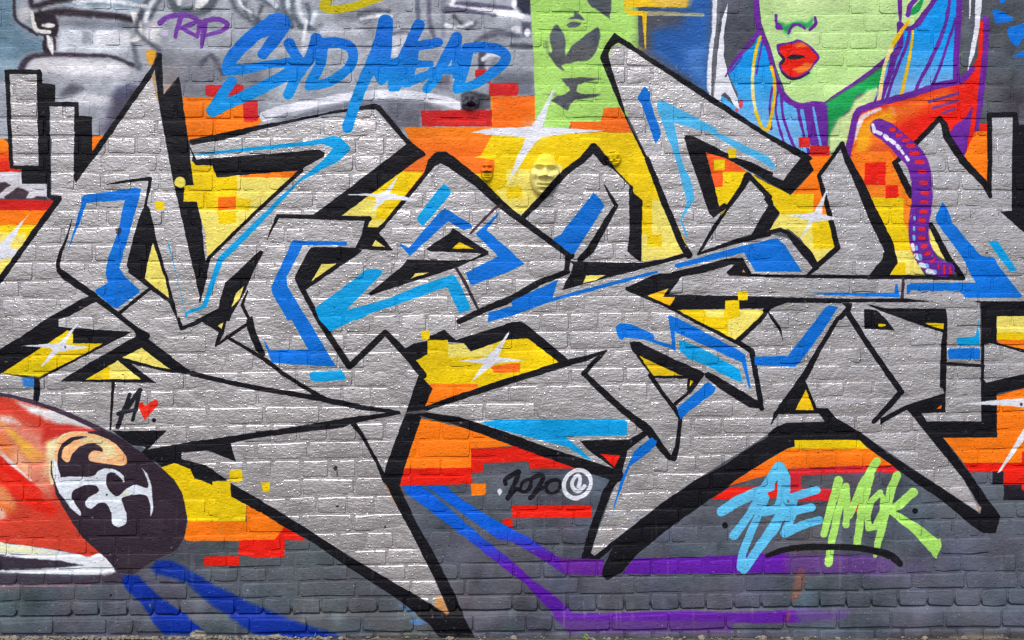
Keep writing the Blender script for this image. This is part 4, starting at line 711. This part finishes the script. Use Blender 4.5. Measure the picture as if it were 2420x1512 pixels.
rnd = random.Random(7)
WALL_G0, WALL_G1 = 4838 - 4.3 / G, 4838 + 4.3 / G
def brick_shape(g0, g1, ya0, ya1, yb0, yb1, i):
    """one brick with rounded, paint-clogged arrises; all sizes in metres"""
    x0, x1 = wx(g0), wx(g1)
    def top(x, t=None): u = (x - x0) / (x1 - x0); return wz(ya0 * (1 - u) + ya1 * u)
    def bot(x): u = (x - x0) / (x1 - x0); return wz(yb0 * (1 - u) + yb1 * u)
    c = rnd.uniform(.005, .012)
    j = lambda s=.0012: rnd.uniform(-s, s)
    w = x1 - x0; xm = x0 + w * rnd.uniform(.35, .65)
    base = [(x0 + c, 'T'), (xm, 'T'), (x1 - c, 'T'), (x1, 'TR'), (x1, 'BR'), (x1 - c, 'B'), (xm + j(.02), 'B'), (x0 + c, 'B'), (x0, 'BL'), (x0, 'TL')]
    P0 = []
    for x, k in base:
        if k[0] == 'T': z = top(x) - (c if len(k) > 1 else 0)
        else: z = bot(x) + (c if len(k) > 1 else 0)
        P0.append((x + j(.0022), z + j(.0026)))
    zc = (top(x0 + w / 2) + bot(x0 + w / 2)) / 2; h = top(x0 + w / 2) - bot(x0 + w / 2)
    low = min(1.0, max(0.0, (bed(i, g0) - 4900) / 700.0))            # joints are rawer near the foot of the wall
    depth = rnd.uniform(.0016, .0034) + .0016 * low * rnd.random()
    tx, tz = rnd.uniform(-.0012, .0012), rnd.uniform(-.0012, .0012)
    ra, rb = rnd.uniform(.0012, .0026), rnd.uniform(.0042, .0075)
    proj = 0.016 if i >= PLINTH else 0.0
    V, N = [], []; wob_ = [rnd.uniform(.6, 1.35) for _ in base]
    for ring, (ins0, d) in enumerate(((0, -.006), (ra, depth * .72), (rb, depth))):
        for q_, ((x, z), (bx, k)) in enumerate(zip(P0, base)):
            ins = ins0 * wob_[q_]
            ox = -1 if k.endswith('L') else 1 if k.endswith('R') else 0
            oz = 1 if k[0] == 'T' else -1
            if ox: ozn, oxn = .35 * oz, .94 * ox
            else: ozn, oxn = float(oz), 0.0
            extra = 1.4 if k == 'T' else 1.0
            if proj and k == 'T': extra = 2.2
            lift = (.0015, .0010, -.0001, -.0006)[('T', 'TL', 'BL', 'B').index(k.replace('R', 'L') if len(k) > 1 else k)] * (1 - low)
            px = x - oxn * ins; pz = z - ozn * ins * extra
            y = -(d + proj + (lift * min(ring, 1))) - (tx * (x - x0 - w / 2) / w * 2 + tz * (z - zc) / h * 2) + (rnd.uniform(-.0006, .0006) if ring == 2 else 0)
            V.append((px, y, pz))
            t = (1.0, .72, .10)[ring]
            n = Vector((oxn * t + j(.05), -(1.02 - t) - .12, ozn * t + j(.07))).normalized(); N.append(tuple(n))
    for r in range(3):                # keep every corner inside its neighbours, so no face folds over
        for cn, nb, sg in ((3, 2, 1), (9, 0, 1), (4, 5, -1), (8, 7, -1)):
            q = r * 10 + cn; lim = V[r * 10 + nb][2] - sg * .0012
            V[q] = (V[q][0], V[q][1], min(V[q][2], lim) if sg > 0 else max(V[q][2], lim))
        for cn, nb, sg in ((3, 2, 1), (4, 5, 1), (8, 7, -1), (9, 0, -1)):
            q = r * 10 + cn; lim = V[r * 10 + nb][0] + sg * .0012
            V[q] = (max(V[q][0], lim) if sg > 0 else min(V[q][0], lim), V[q][1], V[q][2])
    F = []
    for r in (0, 1):
        for k in range(10): a = r * 10 + k; b2 = r * 10 + (k + 1) % 10; F.append((a, b2, b2 + 10, a + 10))
    F.append(tuple(range(20, 30)))
    F = [tuple(reversed(f)) for f in F]
    return V, F, N

PLINTH = 26 - FIRST
bricks = []
for i in range(NC - 1):
    head = (i + FIRST) % 2 == 1
    g = WALL_G0 + rnd.uniform(-300, 0) + (130 if head else 0)
    while g < WALL_G1:
        w = (262 if head else 520) * rnd.uniform(.93, 1.07)
        if not head and rnd.random() < .10: w = 262
        if head and rnd.random() < .08: w = 520
        gap = rnd.uniform(9, 20); jt = rnd.uniform(7, 15) if i != PLINTH - 1 else rnd.uniform(20, 34)
        g1 = g + w - gap
        y0a, y0b = bed(i, g), bed(i, g1); y1a, y1b = bed(i + 1, g) - jt, bed(i + 1, g1) - jt
        bricks.append((g, g1, y0a, y0b, y1a, y1b, i)); g += w

def in_frame(b):
    x = max(0, min(b[1], 9676) - max(b[0], 0)); y = max(0, min(b[4], 6048) - max(b[2], 0)); return x * y
order = sorted(range(len(bricks)), key=lambda k: -in_frame(bricks[k])); single = set(order[:300])

# mortar sheet: slightly hollow, uneven beds, with the wall's thickness behind it
mv, mf = [], []
gx = np.arange(WALL_G0, WALL_G1 + 1, 26.0); zz = np.arange(-0.02, wz(bed(0, 0)), 26.0 * G)
for z in zz:
    for g in gx:
        x = wx(g); n = noise.noise(Vector((x * 14, z * 22, 1.3))); n2 = noise.noise(Vector((x * 55, z * 70, 4.0)))
        gy = FOOT - z / G
        low = min(1.0, max(0.0, (gy - 4900) / 700.0))
        nl = noise.noise(Vector((x * 3.1, z * 4.2, 7.7))) + .5 * noise.noise(Vector((x * 9, z * 9, 2.2)))
        y = -0.0020 - 0.0022 * n - 0.0010 * n2 - 0.0034 * nl * (1 - .3 * low) + 0.0026 * low
        dg = gy - bed(PLINTH, g)
        if dg > 14: y = -0.013 + 0.004 * n
        elif dg > -70: y = 0.012 - .024 * max(0, (dg + 40) / 54) + .003 * n2
        mv.append((x, y, z))
ng, nz_ = len(gx), len(zz)
for j in range(nz_ - 1):
    for i in range(ng - 1): a = j * ng + i; mf.append((a, a + 1, a + ng + 1, a + ng))
bx0, bx1, bz0, bz1 = wx(gx[0]), wx(gx[-1]), zz[0], zz[-1]
k = len(mv); mv += [(bx0, .23, bz0), (bx1, .23, bz0), (bx1, .23, bz1), (bx0, .23, bz1)]
mf += [(k, k + 3, k + 2, k + 1), (k + 3, (nz_ - 1) * ng) + tuple((nz_ - 1) * ng + i for i in range(1, ng)) + (k + 2,),
       tuple([k] + [j * ng for j in range(nz_)] + [k + 3]), tuple([k + 1, k + 2] + [j * ng + ng - 1 for j in range(nz_ - 1, -1, -1)])]
wall = mesh_obj('brick_wall', mv, mf, M_WALL)
tag(wall, 'long brick wall covered in silver, blue and orange graffiti lettering', 'wall')

sv, sf, sn = [], [], []
for k, b in enumerate(bricks):
    V, F, N = brick_shape(*b)
    if k in single: mesh_obj('brick', V, F, M_WALL, wall, True, N)
    else:
        o = len(sv); sv += V; sn += N; sf += [tuple(q + o for q in f) for f in F]
tag(mesh_obj('brick_courses', sv, sf, M_WALL, wall, True, sn), kind='stuff')

# ---------------------------------------------------------------- plaster face casts stuck to the wall
def gauss(x, y, cx, cy, sx, sy): return math.exp(-((x - cx) / sx) ** 2 - ((y - cy) / sy) ** 2)
def human(u, v, open_mouth=0.0, wide=.66):
    # u: -1..1 across, v: -1 (chin) .. 1 (hairline); relief in half-heights
    r = min(1.0, u * u + v * v)
    h = 0.36 * math.sqrt(max(0, 1 - r ** 1.7)); fade = max(0.0, 1 - r ** 5)
    u *= wide; f = 0.0
    f += 0.09 * gauss(u, v, 0, .70, .44, .26)
    f += 0.09 * (gauss(u, v, -.32, .42, .27, .075) + gauss(u, v, .32, .42, .27, .075) + .5 * gauss(u, v, 0, .40, .16, .07))
    f -= 0.15 * (gauss(u, v, -.33, .23, .21, .10) + gauss(u, v, .33, .23, .21, .10))
    f += 0.085 * (gauss(u, v, -.36, .20, .15, .06) + gauss(u, v, .36, .20, .15, .06))
    f -= 0.045 * (gauss(u, v, -.36, .155, .17, .02) + gauss(u, v, .36, .155, .17, .02))
    t = max(0, min(1, (.32 - v) / .46))
    top = 1 if v < .28 else max(0, 1 - (v - .28) / .16); end = 1 / (1 + math.exp(-(v + .14) / .022))
    f += 0.09 * gauss(u, v, 0, -.07, .11, .09)
    f += (0.08 + .15 * t) * math.exp(-(u / (.085 + .10 * t)) ** 2) * top * end
    f += 0.12 * (gauss(u, v, -.21, -.10, .09, .07) + gauss(u, v, .21, -.10, .09, .07))
    f += 0.09 * (gauss(u, v, -.50, .00, .18, .18) + gauss(u, v, .50, .00, .18, .18))
    f -= 0.07 * (gauss(u, v, -.37, -.26, .05, .17) + gauss(u, v, .37, -.26, .05, .17))
    f += 0.11 * gauss(u, v, 0, -.39, .28, .055) + 0.13 * gauss(u, v, 0, -.56, .24, .055)
    f -= 0.10 * gauss(u, v, 0, -.475, .34, .024) + 0.07 * gauss(u, v, 0, -.68, .24, .04)
    f -= open_mouth * gauss(u, v, 0, -.42, .24, .09)
    f += 0.13 * gauss(u, v, 0, -.84, .22, .11)
    return h + f * fade
def grotesque(u, v):
    r = min(1.0, u * u + v * v); h = 0.42 * math.sqrt(max(0, 1 - r ** 1.6))
    h += 0.10 * gauss(u, v, 0, .62, .5, .3)
    for s in (-.56, .56):
        h -= 0.17 * gauss(u, v, s * .72, .18, .20, .22); h += 0.18 * gauss(u, v, s, .14, .20, .13); h -= 0.08 * gauss(u, v, s, .13, .14, .035); h += .05 * gauss(u, v, s, .30, .26, .05)
    h += 0.40 * gauss(u, v, 0, -.28, .30, .20) + 0.14 * gauss(u, v, 0, .05, .14, .3)
    h += 0.16 * (gauss(u, v, -.52, -.30, .24, .16) + gauss(u, v, .52, -.30, .24, .16))
    h -= 0.15 * gauss(u, v, 0, -.56, .60, .05); h += 0.07 * gauss(u, v, 0, -.72, .4, .08)
    return h
def snub(u, v):
    r = min(1.0, u * u + v * v); h = 0.36 * math.sqrt(max(0, 1 - r ** 1.6))
    h += 0.10 * gauss(u, v, 0, .80, .6, .12) - 0.08 * gauss(u, v, 0, .62, .55, .08)
    h += 0.20 * gauss(u, v, .02, .25, .13, .42) + 0.10 * gauss(u, v, .04, -.12, .16, .12)
    for s in (-.60, .60): h += 0.16 * gauss(u, v, s, .35, .20, .18); h -= 0.14 * gauss(u, v, s * .92, -.12, .2, .10)
    h += 0.12 * gauss(u, v, -.25, -.30, .22, .12) - 0.12 * gauss(u, v, .30, -.46, .18, .07) + 0.09 * gauss(u, v, .22, -.64, .34, .05) + 0.09 * gauss(u, v, .22, -.78, .3, .05)
    return h
def cast(name, cx, cy, rx, ry, fn, lift, tilt=0.0, taper=0.0):
    n, m = 22, 56; V = [(wx(cx), 0, wz(cy))]; F = []
    pts_ = [(0.0, 0.0)]
    for a in range(1, n + 1):
        rr = (a / n) ** .92
        for b_ in range(m):
            t = 2 * math.pi * b_ / m; u, v = rr * math.cos(t), rr * math.sin(t)
            pts_.append((u * (1 - .18 * max(0, -v) ** 1.5 - (taper * max(0, v) ** 1.3)), v))
    V = []
    ct, st = math.cos(tilt), math.sin(tilt)
    for u, v in pts_:
        edge = math.hypot(u, v)
        y = -lift * fn(u, v) * ry * G - .004
        du, dv = u * rx, v * ry
        V.append((wx(cx + du * ct - dv * st), y, wz(cy) + (du * st + dv * ct) * G))
    for b_ in range(m): F.append((0, 1 + (b_ + 1) % m, 1 + b_))
    for a in range(n - 1):
        for b_ in range(m):
            p = 1 + a * m + b_; q = 1 + a * m + (b_ + 1) % m; F.append((p, q, q + m, p + m))
    base = 1 + (n - 1) * m; k = len(V)
    for b_ in range(m): x, y, z = V[base + b_]; V.append((x, .004, z))
    for b_ in range(m): p = base + b_; q = base + (b_ + 1) % m; F.append((p, q, k + (b_ + 1) % m, k + b_))
    return mesh_obj(name, V, F, M_CAST)
FG = 'small face casts stuck on the wall'
tag(cast('face_cast', 4441, 966, 92, 82, grotesque, 1.25), 'grey grinning face cast with bulbous dark nose, above the long red block', 'face cast', FG)
tag(cast('face_cast', 4602, 1616, 62, 108, lambda u, v: human(u, v, .10, .62), 1.3, 0.0, .1), 'narrow face cast, orange above and yellow from the mouth down', 'face cast', FG)
tag(cast('face_cast', 5148, 1660, 146, 208, human, 1.25, math.radians(-3), .26), 'largest face cast, a calm pale yellow human face with closed lips', 'face cast', FG)
tag(cast('face_cast', 5790, 1500, 80, 80, snub, 1.3, math.radians(8)), 'round yellow snub-nosed face cast, its lower left sprayed black', 'face cast', FG)

# ---------------------------------------------------------------- weeds and crumbs at the foot of the wall
def leaf(L, W, bend):
    V, F = [], []
    for i in range(5):
        t = i / 4; w = W * math.sin(math.pi * (t * .86 + .10)) * .5; z = bend * t * t
        V += [(t * L, -w, z), (t * L, 0, z - .0006 * math.sin(math.pi * t)), (t * L, w, z)]
    for i in range(4): a = 3 * i; F += [(a, a + 3, a + 4, a + 1), (a + 1, a + 4, a + 5, a + 2)]
    V2 = [(x, y, z - .0003) for x, y, z in V]; k = len(V); F2 = [tuple(reversed([q + k for q in f])) for f in F]
    return V + V2, F + F2
weed = bpy.data.objects.new('weed', None); scene.collection.objects.link(weed); weed.location = (wx(5520), -0.028, 0.0)
tag(weed, 'tiny bright green leafy weed growing at the foot below the purple band', 'weed')
sv, sf = [], []
for k, (ax, az) in enumerate(((-.004, .012), (.0, .016), (.005, .011))):
    for a in range(5):
        t = 2 * math.pi * a / 5; sv += [(.0009 * math.cos(t), .0009 * math.sin(t), -.004), (ax + .0006 * math.cos(t), .0006 * math.sin(t), az)]
    for a in range(5): q = k * 10; sf.append((q + 2 * a, q + 2 * ((a + 1) % 5), q + 2 * ((a + 1) % 5) + 1, q + 2 * a + 1))
mesh_obj('stem', sv, sf, M_STEM, weed)
for px, pz, ang, el, L in ((.002, .013, 150, 10, .011), (.003, .014, 60, 30, .010), (.004, .013, 5, 0, .012), (-.004, .007, 170, 5, .012), (-.005, .007, 215, -25, .009), (.000, .012, 262, -30, .010), (.003, .006, 320, -20, .011), (-.001, .005, 235, -40, .009), (.002, .004, 300, -35, .008)):
    V, F = leaf(L, L * .55, .002)
    o = mesh_obj('leaf', V, F, M_LEAF, weed)
    o.location = (px, -.002, pz); o.rotation_euler = (math.radians(72), math.radians(-ang), 0)
grass = bpy.data.objects.new('grass_tuft', None); scene.collection.objects.link(grass); grass.location = (wx(5390), -0.022, 0.0)
grass.location.x = wx(2985)
tag(grass, 'thin sprig of grass at the foot of the wall left of the black spike', 'grass')
for k, (lean, h) in enumerate(((.004, .022), (-.003, .014), (.006, .011))):
    V = [(-.0012, 0, -.004), (.0012, 0, -.004), (.001 + lean * .4, 0, h * .55), (-.001 + lean * .4, 0, h * .55), (lean, -.001, h)]
    V += [(x, y + .0006, z) for x, y, z in V]
    F = [(0, 1, 2, 3), (3, 2, 4), (8, 7, 6, 5)[::1], (9, 7, 8), (0, 5, 6, 1), (1, 6, 7, 2), (2, 7, 9, 4), (4, 9, 8, 3), (3, 8, 5, 0)]
    mesh_obj('blade', V, F, M_LEAF, grass)

cv, cf = [], []
rc = random.Random(21)
for k in range(70):                  # larger clods of fallen mortar, mostly at the left
    g = rc.uniform(-800, 3400) if k < 46 else rc.uniform(3400, 10200); s = rc.uniform(.005, .013); y = -0.022 - abs(rc.gauss(0, .012)); o = len(cv)
    for lat in (0, 1, 2):
        for q in range(7):
            t = 2 * math.pi * q / 7; rr = s * (1.0, .85, .35)[lat] * rc.uniform(.7, 1.25); cv.append((wx(g) + 1.5 * rr * math.cos(t), y + rr * math.sin(t), s * (-.3, .45, .85)[lat] * rc.uniform(.8, 1.2)))
    for lat in (0, 1):
        for q in range(7): p = o + lat * 7 + q; p2 = o + lat * 7 + (q + 1) % 7; cf.append((p, p2, p2 + 7, p + 7))
    cf.append(tuple(range(o + 14, o + 21)))
for k in range(900):
    g = rc.uniform(-600, 10200)
    if g > 3000 and rc.random() < .72: continue
    s = rc.uniform(.002, .0075) * (1.4 if g < 3000 else 1.0); y = -0.020 - abs(rc.gauss(0, .03)); o = len(cv)
    ring = [(-1, 0, 0), (0, -1, 0), (1, 0, 0), (0, 1, 0)]
    c = [(wx(g) + s * a * rc.uniform(.7, 1.3), y + s * b_ * rc.uniform(.7, 1.3), s * .2) for a, b_, _ in ring] + [(wx(g) + rc.uniform(-.3, .3) * s, y, s * rc.uniform(.7, 1.3)), (wx(g), y, -s)]
    cv += c
    for a in range(4): cf += [(o + a, o + (a + 1) % 4, o + 4), (o + (a + 1) % 4, o + a, o + 5)]
tag(mesh_obj('mortar_crumbs', cv, cf, M_RUBBLE, None, False), 'loose mortar crumbs and grit along the foot of the wall', 'rubble', kind='stuff')
